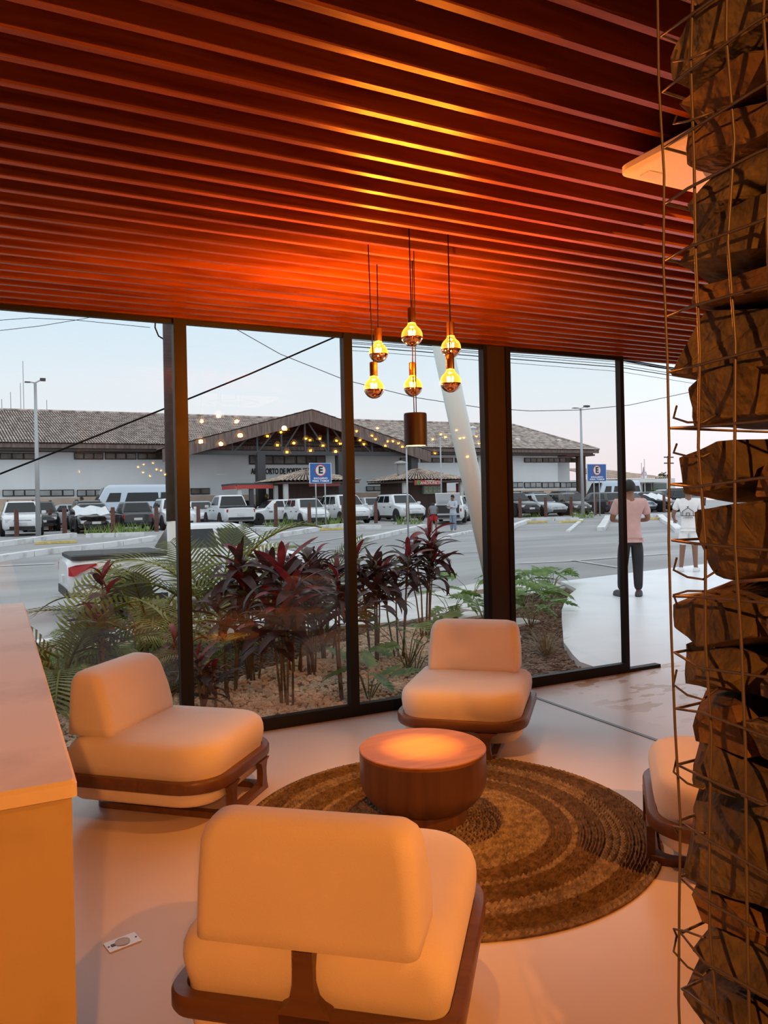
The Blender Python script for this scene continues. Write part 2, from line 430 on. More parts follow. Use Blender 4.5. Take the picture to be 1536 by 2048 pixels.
# ================================================================ lounge chairs
def rr2(hx, hy, rf, rb, n=7, cy=0.0):
    pts = []
    for sx, sy, a0, r in ((1, 1, 0, rf), (-1, 1, PI/2, rf), (-1, -1, PI, rb), (1, -1, 3*PI/2, rb)):
        r = min(r, hx - 1e-3, hy - 1e-3)
        for k in range(n + 1):
            a = a0 + PI/2*k/n
            pts.append((sx*(hx - r) + r*math.cos(a), cy + sy*(hy - r) + r*math.sin(a)))
    return pts
def make_chair(label, loc, face):
    t = thing('lounge_chair', label, 'armchair', (loc[0], loc[1], 0), math.atan2(face[1], face[0]) - PI/2, 'cream lounge chairs round the rug')
    t.scale = (.905, .985, .99)
    lv = [(0.085, .365, .365, .17, .05), (0.090, .39, .38, .18, .06), (0.11, .412, .402, .19, .07), (0.15, .418, .408, .19, .07), (0.235, .418, .408, .19, .07),
          (0.265, .428, .418, .20, .08), (0.31, .434, .426, .21, .08), (0.345, .432, .424, .21, .08), (0.372, .422, .414, .20, .08), (0.392, .402, .394, .19, .08),
          (0.404, .36, .352, .18, .08), (0.410, .26, .26, .14, .06), (0.413, .09, .09, .05, .04)]
    m = MB(); m.rings([[Vector((x, y, z)) for x, y in rr2(hx, hy, rf, rb)] for z, hx, hy, rf, rb in lv])
    m.build('seat_cushion', M_FABRIC, t, smooth=True)
    bl = [(0.402, .315, .128, .03, -.322), (0.407, .325, .138, .04, -.322), (0.45, .328, .138, .05, -.322), (0.54, .328, .128, .06, -.331), (0.62, .322, .113, .06, -.344),
          (0.67, .318, .102, .06, -.352), (0.70, .308, .088, .055, -.358), (0.722, .290, .066, .045, -.365), (0.734, .245, .036, .03, -.371), (0.738, .20, .012, .01, -.373)]
    m = MB(); m.rings([[Vector((x, y, z)) for x, y in rrect(hx*1.07, hy, r, 7, 0, cy)] for z, hx, hy, r, cy in bl])
    m.build('back_cushion', M_FABRIC, t, smooth=True)
    rim = MB()
    sec = [(.458, .448, .175), (.464, .454, .186), (.464, .454, .224), (.458, .448, .234), (.424, .414, .234), (.418, .408, .225), (.418, .408, .18), (.424, .414, .175)]
    loops = [[Vector((x, y, z)) for x, y in rr2(hx, hy, .20 + (hx - .43), .07 + (hx - .43) * .5)] for hx, hy, z in sec]
    rim.rings(loops + [loops[0]], cap=False)
    rim.build('rim', M_CHAIRWOOD, t, smooth=40)
    for sx in (-1, 1):
        lg = MB()
        prof = [(0.0, .050), (0.035, .036), (0.08, .028), (0.12, .028), (0.155, .042), (0.17, .075)]
        lg.rings([[Vector((sx*.20 + a*h, .437 + b*.018, z)) for a, b in ((-1, -1), (1, -1), (1, 1), (-1, 1))] for z, h in prof])
        lg.build('leg', M_CHAIRWOOD, t, smooth=35)
    ps = MB()
    ps.rings([[Vector((a*h, -.432 + b*.022, z)) for a, b in ((-1, -1), (1, -1), (1, 1), (-1, 1))] for z, h in
              ((0.0, .05), (.04, .033), (.15, .034), (.165, .075), (.235, .08), (.25, .055), (.27, .040), (.31, .032), (.40, .030))])
    ps.build('back_post', M_CHAIRWOOD, t, smooth=35)
    bs = MB()
    sec = [(.265, .405, 0.0), (.265, .405, .032), (.215, .355, .032), (.215, .355, 0.0)]
    loops = [[Vector((x, y + .05, z)) for x, y in rrect(hx, hy, .07, 5)] for hx, hy, z in sec]
    bs.rings(loops + [loops[0]], cap=False)
    bs.build('base_frame', M_CHAIRWOOD, t, smooth=40)
    return t
def c2w(x, d): return (x*U_[0] + d*U_[1], x*N_[0] + d*N_[1])
TBL = c2w(0.165, 3.84)
for lab, (x, d) in (('cream lounge chair nearest the viewer, seen from behind', (-0.145, 2.485)),
                    ('cream lounge chair at the left, beside the counter', (-1.175, 4.215)),
                    ('cream lounge chair at the back, in front of the wide black post', (0.53, 5.12)),
                    ('cream lounge chair at the right, half hidden by the stone gabion', (1.60, 3.42))):
    p = c2w(x, d)
    make_chair(lab, p, (TBL[0] - p[0], TBL[1] - p[1]))

# ================================================================ coffee table
tb = thing('coffee_table', 'round dark wood drum coffee table on the braided rug', 'coffee table', (TBL[0], TBL[1], 0.016))
MB().lathe([(.205, 0), (.216, .004), (.216, .064), (.21, .068)], 64).build('table_base', M_TABLE, tb, smooth=35)
MB().lathe([(.20, .066), (.226, .070), (.250, .084), (.274, .106), (.294, .132), (.307, .158), (.314, .185), (.315, .20), (.315, .325)], 64).build('table_body', M_TABLE, tb, smooth=50)
MB().lathe([(.315, .325), (.316, .327), (.316, .340), (.312, .344)], 64).build('table_top', M_TABLETOP, tb, smooth=40)

# ================================================================ rug
M_RUG1 = mat('jute_braid', (0.17, 0.125, 0.095), 0.95, color2=(0.37, 0.30, 0.24), scale=30, spec=0.1)
M_RUG2 = mat('jute_brown_band', (0.11, 0.072, 0.05), 0.95, color2=(0.23, 0.16, 0.115), scale=40, spec=0.1)
RUG = (1.93, 3.24)
rg = thing('braided_rug', 'large round braided jute rug under the coffee table', 'rug', (RUG[0], RUG[1], 0))
MB().lathe([(1.005, 0), (1.005, .008), (0.0, .008)], 96, cap=False).build('rug_backing', M_RUG2, rg)
def lumps(mb, r, n, ln, wd, ht, ang, jit):
    for k in range(n):
        a = 2*PI*(k + rnd.random()*jit)/n
        c = Vector((r*math.cos(a), r*math.sin(a), .008))
        t = Vector((-math.sin(a), math.cos(a), 0)); q = Vector((math.cos(a), math.sin(a), 0))
        th = ang + rnd.uniform(-.15, .15)
        d = t*math.cos(th) + q*math.sin(th); e = -t*math.sin(th) + q*math.cos(th)
        h = ht*rnd.uniform(.75, 1.2)
        mb.add([c - d*ln, c + e*wd, c + d*ln, c - e*wd, c + Vector((0, 0, h)) + d*ln*.15], [(0, 3, 4), (3, 2, 4), (2, 1, 4), (1, 0, 4)])
m1, m2 = MB(), MB()
r = .03; i = 0
while r < .995:
    band = (.50 < r < .60) or (.64 < r < .76) or (.86 < r < .96)
    n = max(8, int(2*PI*r/.028))
    if band: lumps(m2, r, int(n*1.35), .030, .0065, .013, (.12 if i % 2 else -.18), 1.0)
    else: lumps(m1, r, n, .021, .0088, .012, (.55 if i % 2 else -.55), .15)
    r += .0150 if band else .0165; i += 1
tag(m1.build('braid', M_RUG1, rg), kind='stuff')
tag(m2.build('woven_band', M_RUG2, rg), kind='stuff')

# ================================================================ pendant lamps
M_BRASS = mat('aged_brass', (0.20, 0.12, 0.045), 0.35, 0.85)
M_CORD = mat('black_cord', (0.008, 0.007, 0.007), 0.8, spec=0.1)
M_MIRROR = mat('rose_gold_mirror', (0.85, 0.50, 0.36), 0.06, 1.0)
M_FIL = mat('filament', (1, .6, .2), 0.5, emit=(1.0, 0.55, 0.16), estr=60.0)
def amber_glass():
    m = bpy.data.materials.new('amber_bulb_glass'); m.use_nodes = True
    n, l = m.node_tree.nodes, m.node_tree.links; n.clear()
    out = n.new('ShaderNodeOutputMaterial')
    tr = n.new('ShaderNodeBsdfTransparent'); tr.inputs[0].default_value = (1.0, 0.66, 0.22, 1)
    gl = n.new('ShaderNodeBsdfGlossy'); gl.inputs['Roughness'].default_value = 0.03
    em = n.new('ShaderNodeEmission'); em.inputs[0].default_value = (1.0, 0.48, 0.06, 1); em.inputs[1].default_value = 1.1
    lw = n.new('ShaderNodeLayerWeight'); lw.inputs['Blend'].default_value = 0.35
    mx = n.new('ShaderNodeMixShader'); ad = n.new('ShaderNodeAddShader')
    l.new(lw.outputs['Facing'], mx.inputs[0]); l.new(tr.outputs[0], mx.inputs[1]); l.new(gl.outputs[0], mx.inputs[2])
    mm = n.new('ShaderNodeMath'); mm.operation = 'MULTIPLY_ADD'; mm.inputs[1].default_value = 1.3; mm.inputs[2].default_value = 0.45
    l.new(lw.outputs['Facing'], mm.inputs[0]); l.new(mm.outputs[0], em.inputs[1])
    l.new(mx.outputs[0], ad.inputs[0]); l.new(em.outputs[0], ad.inputs[1]); l.new(ad.outputs[0], out.inputs['Surface'])
    return m
M_AMBER = amber_glass()
BR = .05
prof_up = [(BR*math.cos(a), BR*math.sin(a)) for a in [R_(x) for x in (-8, 0, 12, 24, 36, 46, 54)]] + [(.022, .050), (.0185, .058), (.018, .066)]
prof_dn = [(BR*1.005*math.cos(a), BR*1.005*math.sin(a)) for a in [R_(x) for x in (-89, -75, -60, -45, -30, -18, -8)]]
ME_UP = MB().lathe(prof_up, 28, cap=False).mesh('bulb', M_AMBER, True)
ME_DN = MB().lathe(prof_dn, 28).mesh('mirror_cap', M_MIRROR, True)
ME_SOCK = MB().lathe([(.016, .058), (.0195, .060), (.0195, .126), (.017, .130)], 20).mesh('socket', M_BRASS, 35)
fm = MB()
for k in range(5):
    a = 2*PI*k/5; fm.tube([(.012*math.cos(a), .012*math.sin(a), -.006), (.015*math.cos(a), .015*math.sin(a), .026)], .0035, 5)
ME_FIL = fm.mesh('filament', M_FIL)
def pendant(pos, label, group, watts=None, sway=0.0):
    t = thing('pendant_lamp', label, 'pendant lamp', pos, 0, group)
    inst('bulb', ME_UP, t); inst('mirror_cap', ME_DN, t); inst('socket', ME_SOCK, t); inst('filament', ME_FIL, t)
    top = CEIL + .06 - pos[2]
    MB().tube([(0, 0, .128), (sway*.6, 0, .128 + (top - .128)*.4), (sway, 0, top)], .0028, 6).build('cord', M_CORD, t)
    if watts:
        ld = bpy.data.lights.new('bulb_light', 'POINT'); ld.energy = watts; ld.color = AMBER; ld.shadow_soft_size = .018
        lo = bpy.data.objects.new('bulb_light', ld); COL.objects.link(lo); lo.parent = t; lo.location = (0, 0, .012)
    return t
cx, cyy = TBL
def cw(px, py, d):
    r = ray(px, py); s = 1.0 / (r[0]*U_[1] + r[1]*N_[1])
    return (r[0]*s*d, r[1]*s*d, CAM_H + r[2]*s*d)
for px, py, d, lab in ((757, 706, 4.02, 'amber globe pendant with mirrored base, upper one at the left of the cluster'),
                       (748, 777, 3.80, 'amber globe pendant with mirrored base, lower one at the left of the cluster'),
                       (824, 672, 3.60, 'highest amber globe pendant, middle of the cluster'),
                       (826, 774, 4.10, 'amber globe pendant just above the brown cylinder lamp'),
                       (902, 696, 3.86, 'amber globe pendant with mirrored base, upper one at the right of the cluster'),
                       (901, 764, 3.66, 'amber globe pendant with mirrored base, lower one at the right of the cluster')):
    pendant(cw(px, py, d), lab, 'pendant bulbs over the coffee table', BULB_POWER, rnd.uniform(-.02, .02))
M_CYL = mat('brown_lacquer', (0.035, 0.019, 0.012), 0.5, 0.0)
p = (TBL[0], TBL[1], 1.862)
dl = thing('cylinder_downlight', 'brown metal cylinder downlight hanging above the coffee table', 'pendant lamp', p)
MB().lathe([(.050, .004), (.0575, 0), (.0575, .155), (.055, .162), (.006, .162)], 40).build('shade', M_CYL, dl, smooth=35)
MB().lathe([(.049, .001), (.049, .006)], 32).build('diffuser', mat('lamp_diffuser', (1, .8, .5), .5, emit=(1, .52, .16), estr=6.0), dl)
for dx in (-.006, .006):
    MB().tube([(dx, 0, .16), (dx*1.5, 0, .55), (dx*2, 0, CEIL + .06 - p[2])], .0024, 6).build('cord', M_CORD, dl)
ld = bpy.data.lights.new('downlight_beam', 'SPOT'); ld.energy = DOWN_POWER; ld.color = (1, .36, .05); ld.spot_size = R_(100); ld.spot_blend = 1.0; ld.shadow_soft_size = .03
lo = bpy.data.objects.new('downlight_beam', ld); COL.objects.link(lo); lo.parent = dl; lo.location = (0, 0, -.004)
ld = bpy.data.lights.new('narrow_beam', 'SPOT'); ld.energy = BEAM_POWER; ld.color = (1, .40, .0); ld.spot_size = R_(18.5); ld.spot_blend = 1.0; ld.shadow_soft_size = .02
lo = bpy.data.objects.new('narrow_beam', ld); COL.objects.link(lo); lo.parent = dl; lo.location = (0, 0, -.004)
# further clusters in the room behind the viewer: they show mirrored in the glass
def mirrored(px, py, d):
    q = cw(px, py, d); return (q[0], 2*(GLASS_Y + .018) - q[1], q[2])
refl = [(535, 874, 10.5), (562, 866, 10.8), (572, 861, 11.2), (588, 888, 10.2), (612, 879, 11), (620, 882, 10.8), (640, 879, 11), (646, 893, 10.6),
        (673, 883, 11.2), (681, 889, 10.9), (671, 905, 10.4), (621, 903, 10.3), (574, 906, 10.0), (555, 892, 10.1),
        (713, 864, 11.8), (720, 882, 11.6), (728, 890, 11.2), (744, 873, 12), (755, 858, 12.4), (751, 880, 11.9), (771, 893, 11.6), (775, 884, 12), (786, 884, 12.2), (797, 888, 12),
        (805, 895, 11.7), (866, 880, 12.4), (882, 870, 12.8), (891, 876, 12.6), (920, 878, 12.8), (928, 877, 13), (913, 862, 13), (953, 874, 13.2), (958, 888, 13), (870, 908, 12.2), (935, 915, 12),
        (172, 923, 13), (208, 925, 14), (160, 945, 13.5), (197, 945, 13), (276, 935, 18), (287, 930, 18.5), (306, 927, 19), (313, 940, 17.5), (322, 942, 18), (330, 950, 17), (286, 946, 18), (300, 953, 17.5)]
lights_at = {3, 10, 18, 27, 36}
for i, (px, py, d) in enumerate(refl):
    q = mirrored(px, py, d)
    if not (-5.8 < q[0] < 8.3 and -9.8 < q[1] < 4.9): continue
    if .75 < q[0] < 1.65 and -2.2 < q[1] < 1.1: q = (q[0] + .9, q[1], q[2])
    pendant(q, 'amber globe pendant further back in the room, mirrored in the glass wall', 'pendant bulbs mirrored in the glass', 5.0 if i in lights_at else None)
# ceiling spotlights
for pos, wt, tilt, turn, lab in SPOTS:
    sp = thing('ceiling_spotlight', 'small black ceiling spotlight ' + lab, 'spotlight', (pos[0], pos[1], CEIL), 0, 'ceiling spotlights out of frame')
    MB().lathe([(.045, -.15), (.05, -.148), (.05, -.01), (.045, 0)], 24).build('housing', M_CYL, sp, smooth=35)
    ld = bpy.data.lights.new('spot_beam', 'SPOT'); ld.energy = wt; ld.color = (1, .33, .06); ld.spot_size = R_(140); ld.spot_blend = .5; ld.shadow_soft_size = .03
    lo = bpy.data.objects.new('spot_beam', ld); COL.objects.link(lo); lo.parent = sp; lo.location = (0, 0, pos[2] - CEIL - .02)
    lo.rotation_euler = (R_(tilt), 0, R_(turn))

# ================================================================ stone gabion
M_STONE = mat('brown_field_stone', (0.075, 0.057, 0.033), 0.8, color2=(0.21, 0.16, 0.09), scale=9, bump=0.9, bscale=22, detail=6, spec=0.3)
M_STONE2 = mat('rusty_field_stone', (0.10, 0.058, 0.028), 0.8, color2=(0.24, 0.14, 0.06), scale=7, bump=0.9, bscale=20, detail=6, spec=0.3)
M_WIRE = mat('galvanised_wire', (0.16, 0.13, 0.10), 0.5, 0.5)
GX, GYE = .985, .905
gb = thing('stone_gabion', 'tall wire gabion wall of stacked brown stones at the right edge', 'gabion', (1.2, .3, 0))
gr = random.Random(11)
def rock(name, c, s, parent, seed, skew=0.0):
    r2 = random.Random(seed)
    bm = bmesh.new()
    for k in range(34):
        v = Vector((r2.uniform(-1, 1), r2.uniform(-1, 1), r2.uniform(-1, 1)))
        mx = max(abs(v.x), abs(v.y), abs(v.z)); v /= mx
        v *= r2.uniform(.90, 1.04)
        v = Vector((max(-.95, min(.95, v.x)), max(-.95, min(.95, v.y)), max(-.93, min(.93, v.z))))
        bm.verts.new((v.x*s[0] + skew*v.z*.3*s[0], v.y*s[1], v.z*s[2] + skew*v.y*.35*s[2]))
    res = bmesh.ops.convex_hull(bm, input=bm.verts)
    bmesh.ops.delete(bm, geom=[g for g in res['geom_interior'] if isinstance(g, bmesh.types.BMVert)], context='VERTS')
    bmesh.ops.bevel(bm, geom=bm.edges[:], offset=min(s)*.10, segments=1, affect='EDGES', clamp_overlap=True)
    bmesh.ops.triangulate(bm, faces=bm.faces[:])
    bmesh.ops.subdivide_edges(bm, edges=[e for e in bm.edges if e.calc_length() > .035], cuts=1, use_grid_fill=True)
    bmesh.ops.triangulate(bm, faces=bm.faces[:])
    bmesh.ops.subdivide_edges(bm, edges=[e for e in bm.edges if e.calc_length() > .03], cuts=1, use_grid_fill=True)
    off = Vector((seed*1.7, seed*.9, 0))
    for v in bm.verts:
        d = v.co.normalized()
        v.co += d*(mnoise.noise(v.co*22 + off)*.006 + mnoise.noise(v.co*60 + off)*.0028)
    me = bpy.data.meshes.new(name); bm.to_mesh(me); bm.free()
    me.materials.append(M_STONE2 if r2.random() < .22 else M_STONE)
    o = bpy.data.objects.new(name, me); COL.objects.link(o); o.parent = parent
    o.location = Vector(c) - Vector(parent.location)
    return o
def edge_z(py): return onPlaneX(1350, py).z
def onPlaneX(px, py, X=GX):
    r = ray(px, py); k_ = X / r[0]
    return Vector((X, r[1]*k_, CAM_H + r[2]*k_))
rows = [(-60, 40, 1365), (40, 165, 1345), (165, 235, 1362), (235, 335, 1368), (335, 455, 1364), (455, 562, 1352), (562, 630, 1378), (630, 765, 1347), (745, 846, 1378),
        (889, 1008, 1366), (1008, 1158, 1402), (1165, 1292, 1334), (1292, 1382, 1354), (1382, 1482, 1356), (1482, 1562, 1366), (1562, 1758, 1362), (1758, 1850, 1368), (1850, 1930, 1392), (1928, 2060, 1352)]
seed = 100
courses = []
for y0, y1, px in rows:
    a, b = onPlaneX(px, y0), onPlaneX(px, y1)
    courses.append((b.z, a.z, 0.5*(a.y + b.y) + .014))
zt = courses[0][1]
while zt < 2.78:
    h = gr.uniform(.09, .14); courses.insert(0, (zt, min(zt + h, 2.82), GYE - gr.uniform(0, .03))); zt += h
zb = courses[-1][0]
while zb > .02:
    h = gr.uniform(.10, .15); courses.append((max(zb - h, 0), zb, GYE - gr.uniform(0, .03))); zb -= h
for z0, z1, ye in courses:
    y = ye
    first = True
    zc, hz = .5*(z0 + z1), .5*(z1 - z0)
    while y > -.45:
        w = gr.uniform(.13, .20) if first else gr.uniform(.12, .26)
        dep = gr.uniform(.12, .17)
        seed += 1
        x0 = GX + gr.uniform(.0, .02)
        hh = hz*gr.uniform(.92, 1.0)
        rock('stone', (x0 + dep, y - w/2, zc + (hz - hh)*gr.uniform(-1, .4)), (dep, w*.56, hh*1.10), gb, seed, gr.uniform(-.5, .5))
        y -= w*.98; first = False
MB().box((GX + .14, -.5, 0), (GX + .42, .70, 2.82)).build('rubble_core', mat('dark_rubble', (.035, .026, .018), .95, var=.3), gb, fix=True)
# wire mesh, slightly sprung
def wob(s): return gr.uniform(-s, s)
for j in range(18):
    yv = GYE + .004 - .064*j
    pts = []
    z = 0.02
    while z < 2.8:
        pts.append((GX - .004 + wob(.005), yv + wob(.006), z)); z += .15
    pts.append((GX - .004, yv, 2.81))
    MB().tube(pts, .0024, 6).build('wire', M_WIRE, gb, smooth=True, fix=True)
z = .05
while z < 2.8:
    pts = [(GX + .42, GYE + .012 + wob(.01), z + wob(.01)), (GX + .2, GYE + .014, z + wob(.008)), (GX + .004, GYE + .008, z)]
    y = GYE - .05; zz = z + wob(.01)
    while y > -.5:
        pts.append((GX - .008 + wob(.003), y, zz + wob(.006))); y -= .12
    MB().tube(pts, .0024, 6).build('wire', M_WIRE, gb, smooth=True, fix=True)
    z += .092
# bent tie wires at the loose corner
for py in (835, 905, 1140, 1190, 1370, 1545, 1655, 1860, 1905, 120, 245):
    c = onPlaneX(1362, py)
    k_ = gr.uniform(.6, 1.3)*gr.choice((-1, 1))
    pts = [(GX + .004, c.y + .012, c.z - .02*k_), (GX - .008, c.y + .008, c.z), (GX - .008, c.y - .02, c.z + .010*k_), (GX - .002, c.y - .045, c.z + .012*k_), (GX + .03, c.y - .05, c.z + .004)]
    MB().tube(pts, .0019, 5).build('tie_wire', M_WIRE, gb, smooth=True, fix=True)

# ================================================================ ceiling cassette air conditioner
M_ACW = mat('white_abs_plastic', (0.88, 0.86, 0.82), 0.4)
ax, ay, az, hs = 2.47, 1.68, 2.755, .43
ac = thing('cassette_air_conditioner', 'white square cassette air conditioner panel hanging below the slats', 'air conditioner', (ax, ay, az))
loft([(0.0, hs - .015, hs - .015, .05, 0, 0), (.008, hs, hs, .055, 0, 0), (.028, hs, hs, .055, 0, 0), (.036, hs - .012, hs - .012, .05, 0, 0)], 5).build('panel', M_ACW, ac, smooth=35)
loft([(.034, hs - .06, hs - .06, .03, 0, 0), (.068, hs - .06, hs - .06, .03, 0, 0)], 3).build('casing', mat('dark_casing', (.03, .03, .03), .6), ac)
M_ACG = mat('grey_louvre', (0.30, 0.26, 0.22), .5)
for k in range(4):
    a0 = PI/4 + k*PI/2
    m = MB(); rr_ = []
    for q in range(13):
        a = a0 - .62 + 1.24*q/12
        rr_.append((a))
    inn = [(.255*math.cos(a), .255*math.sin(a)) for a in rr_]; outr = [(.315*math.cos(a), .315*math.sin(a)) for a in rr_]
    poly = inn + outr[::-1]
    m.prism(poly, lambda p: Vector((p[0], p[1], -.004)), lambda p: Vector((p[0], p[1], .003)))
    m.build('louvre', M_ACG, ac)
ringm = MB().lathe([(.20, -.006), (.235, -.010), (.24, -.004), (.24, .002), (.20, .002)], 48, cap=False); ringm.build('ring', M_ACW, ac, smooth=40)
for k in range(9): MB().box((-.19 + k*.042, -.16, -.006), (-.175 + k*.042, .16, .0)).build('intake_slat', M_ACG, ac)
MB().box((-.36, .34, -.003), (-.29, .38, 0)).build('badge', mat('badge_grey', (.85, .8, .72), .4), ac)

# ================================================================ floor socket plate
po = onZ(245, 1886)
fo = thing('floor_socket', 'small pale metal floor socket plate with round cover', 'floor socket', po, R_(12))
MB().box((-.058, -.036, 0), (.058, .036, .004)).build('plate', mat('pale_metal', (.72, .72, .74), .35, .4), fo)
MB().lathe([(.027, .004), (.027, .0055), (.022, .0065)], 24).build('cover', mat('pinkish_brass', (.42, .30, .24), .35, .5), fo)
MB().box((-.041, -.007, .004), (-.027, .007, .006)).build('hinge', mat('dark_metal', (.08, .08, .09), .4, .6), fo)
for dx in (-.05, .05): MB().lathe([(.004, .004), (.004, .005)], 10, (dx, 0, 0)).build('screw', MATS['dark_metal'], fo)
# ================================================================ ground outside
def garden_z(X, Y):
    base = -0.05
    k = 1 - sstep(4.5, 8.5, X)
    return base - 0.27*k*sstep(8.6, 11.6, Y) - 0.02
def grid(fn, xs, ys, name, m, label=None, cat=None, kind='structure', thick=0.0):
    mb = MB(); nx, ny = len(xs), len(ys)
    mb.v = [Vector((x, y, fn(x, y))) for y in ys for x in xs]
    mb.f = [(j*nx + i, j*nx + i + 1, (j+1)*nx + i + 1, (j+1)*nx + i) for j in range(ny - 1) for i in range(nx - 1)]
    o = mb.build(name, m, smooth=True)
    return tag(o, label, cat, kind=kind)
def lin(a, b, n): return [a + (b - a)*i/(n - 1) for i in range(n)]
M_ASPHALT = mat('worn_asphalt', (0.26, 0.26, 0.262), 0.85, color2=(0.40, 0.40, 0.40), scale=0.35, detail=9, bump=0.15, bscale=60, stretch=(0.35, 1.6, 1))
M_SOIL = mat('garden_soil', (0.20, 0.14, 0.09), 0.95, var=0.3, scale=12, bump=0.4, bscale=60)
grid(street_z, lin(-60, 110, 115), lin(11.3, 120, 74), 'asphalt_street', M_ASPHALT, 'grey asphalt street and car park beyond the garden', 'street')
grid(garden_z, lin(-12, 9.6, 55), lin(GLASS_Y + .06, 11.75, 22), 'garden_bed', M_SOIL, 'brown soil of the planting bed outside the glass', 'garden bed')
def slab(name, poly, ztop, m, label, cat, th=.12, zf=None):
    mb = MB(); z = zf or (lambda p: ztop)
    mb.prism(poly, lambda p: Vector((p[0], p[1], z(p) - th)), lambda p: Vector((p[0], p[1], z(p))))
    return tag(mb.build(name, m), label, cat, kind='structure')
pad_edge = [(4.9, GLASS_Y + .062), (4.97, 5.75), (5.14, 6.05), (5.5, 6.62), (5.99, 7.22), (6.5, 7.85), (7.0, 8.45), (7.6, 9.1), (8.2, 9.7), (8.78, 10.2), (9.05, 10.7), (9.35, 11.3)]
slab('terrace', pad_edge + [(13.5, 12.0), (24, 13.6), (24, GLASS_Y + .062)], 0.0, M_PAD, 'smooth pale terrace outside the open doorway', 'terrace')
M_WALK = mat('pale_concrete_walk', (0.56, 0.55, 0.53), 0.8, var=0.12, scale=2.5, bump=0.1)
slab('concrete_path', [(4.45, 9.35), (5.0, 9.25), (6.0, 9.85), (7.2, 10.35), (9.0, 10.75), (9.3, 11.35), (8.6, 12.55), (6.2, 12.0), (3.9, 11.9), (3.7, 10.6)], -0.02, M_WALK,
     'pale concrete path between the garden and the street', 'path', zf=lambda p: max(garden_z(*p), street_z(*p)) + .035)
for (x, y, w, d) in ((5.6, 8.95, .9, .38), (6.5, 9.45, .9, .38), (5.9, 8.1, .7, .34)):
    mb = MB().box((x - w/2, y - d/2, -.09), (x + w/2, y + d/2, -.02), rz=.25)
    tag(mb.build('paving_slab', M_WALK), {5.6: 'pale paving slab in the mulch behind the far armchair', 6.5: 'pale paving slab nearest the concrete path', 5.9: 'small pale paving slab in the mulch right of the wide post'}[x], 'paving slab')
# painted kerbs
M_KERB = mat('whitewashed_kerb', (0.74, 0.75, 0.76), 0.85, color2=(0.40, 0.39, 0.37), scale=2.2, detail=7, thr=(.5, .75))
def kerb(pts, label, h=.14, w=.16, fn=street_z):
    mb = MB()
    for a, b in zip(pts, pts[1:]):
        a, b = Vector((a[0], a[1], 0)), Vector((b[0], b[1], 0))
        n_ = max(1, int((b - a).length/1.0))
        for i in range(n_):
            p, q = a.lerp(b, i/n_), a.lerp(b, (i + .97)/n_)
            p.z, q.z = fn(p.x, p.y) + h/2 - .03, fn(q.x, q.y) + h/2 - .03
            mb.bar(p, q, w, h)
    return tag(mb.build('kerb', M_KERB), label, 'kerb', kind='structure')
def sp_(lst): return [tuple(onStreet(*q)[:2]) for q in lst]
kerb([(-9, 11.75), (-2, 11.8), (.4, 11.85), (1.7, 12.0), (3.9, 12.0)], 'white kerb along the near side of the street, behind the palms', .16, .30)
kerb(sp_([(-120, 1110), (0, 1093), (60, 1085), (100, 1079), (150, 1074)]), 'white kerb of the far island at the left', .22, .35)
kerb(sp_([(172, 1075), (290, 1072)]), 'straight white kerb in front of the covered black car', .2, .4)
kerb(sp_([(-80, 1138), (0, 1122), (60, 1113), (110, 1106), (240, 1091), (310, 1080)]), 'white kerb of the near island, behind the white utility pickup', .22, .35)
kerb(sp_([(380, 1062), (560, 1062)]), 'straight white kerb in front of the white pickup truck', .2, .4)
kerb(sp_([(470, 1094), (520, 1082), (560, 1074), (610, 1066), (650, 1058), (690, 1054)]), 'curved white kerb under the left bus sign', .22, .35)
kerb(sp_([(700, 1093), (740, 1081), (785, 1070), (830, 1060), (848, 1055)]), 'curved white kerb left of the car with the open boot', .2, .3)
kerb(sp_([(690, 1057), (765, 1057)]), 'short straight white kerb in front of the white off-roader', .2, .4)
kerb(sp_([(880, 1082), (905, 1072), (945, 1064)]), 'thin white kerb right of the man in jeans', .12, .2)
kerb(sp_([(1000, 1068), (1030, 1054), (1058, 1044)]), 'curved white kerb at the left end of the right-hand bay', .2, .3)
kerb(sp_([(1060, 1041), (1158, 1041)]), 'straight white kerb in front of the silver saloon', .2, .4)
kerb(sp_([(1136, 1064), (1150, 1052), (1164, 1040)]), 'thin white kerb left of the right bus sign island', .1, .2)
kerb(sp_([(1202, 1062), (1210, 1048), (1217, 1036)]), 'rough white kerb right of the right bus sign island', .2, .35)
kerb(sp_([(1218, 1036), (1320, 1034)]), 'straight white kerb behind the man in pink', .2, .4)
kerb(sp_([(1320, 1034), (1345, 1052), (1360, 1066)]), 'white kerb running toward the man in white', .2, .35)
M_YEL = mat('yellow_paint', (0.62, 0.47, 0.16), 0.8, var=.15)
for (px, py), lab in zip(((112, 1087), (668, 1060), (1069, 1046), (1142, 1045), (1310, 1039)),
                         ('left of the utility pole', 'by the left bus sign', 'at the left of the right-hand bay', 'at the right of the right-hand bay', 'behind the man in white')):
    q = onStreet(px, py)
    mb = MB(); mb.rings([[Vector((q.x + a*.8*s, q.y + b*.16*s, q.z + z)) for a, b in ((-1, -1), (1, -1), (1, 1), (-1, 1))] for z, s in ((0, 1), (.1, .9))])
    tag(mb.build('wheel_stop', M_YEL), 'low yellow wheel stop ' + lab, 'wheel stop')
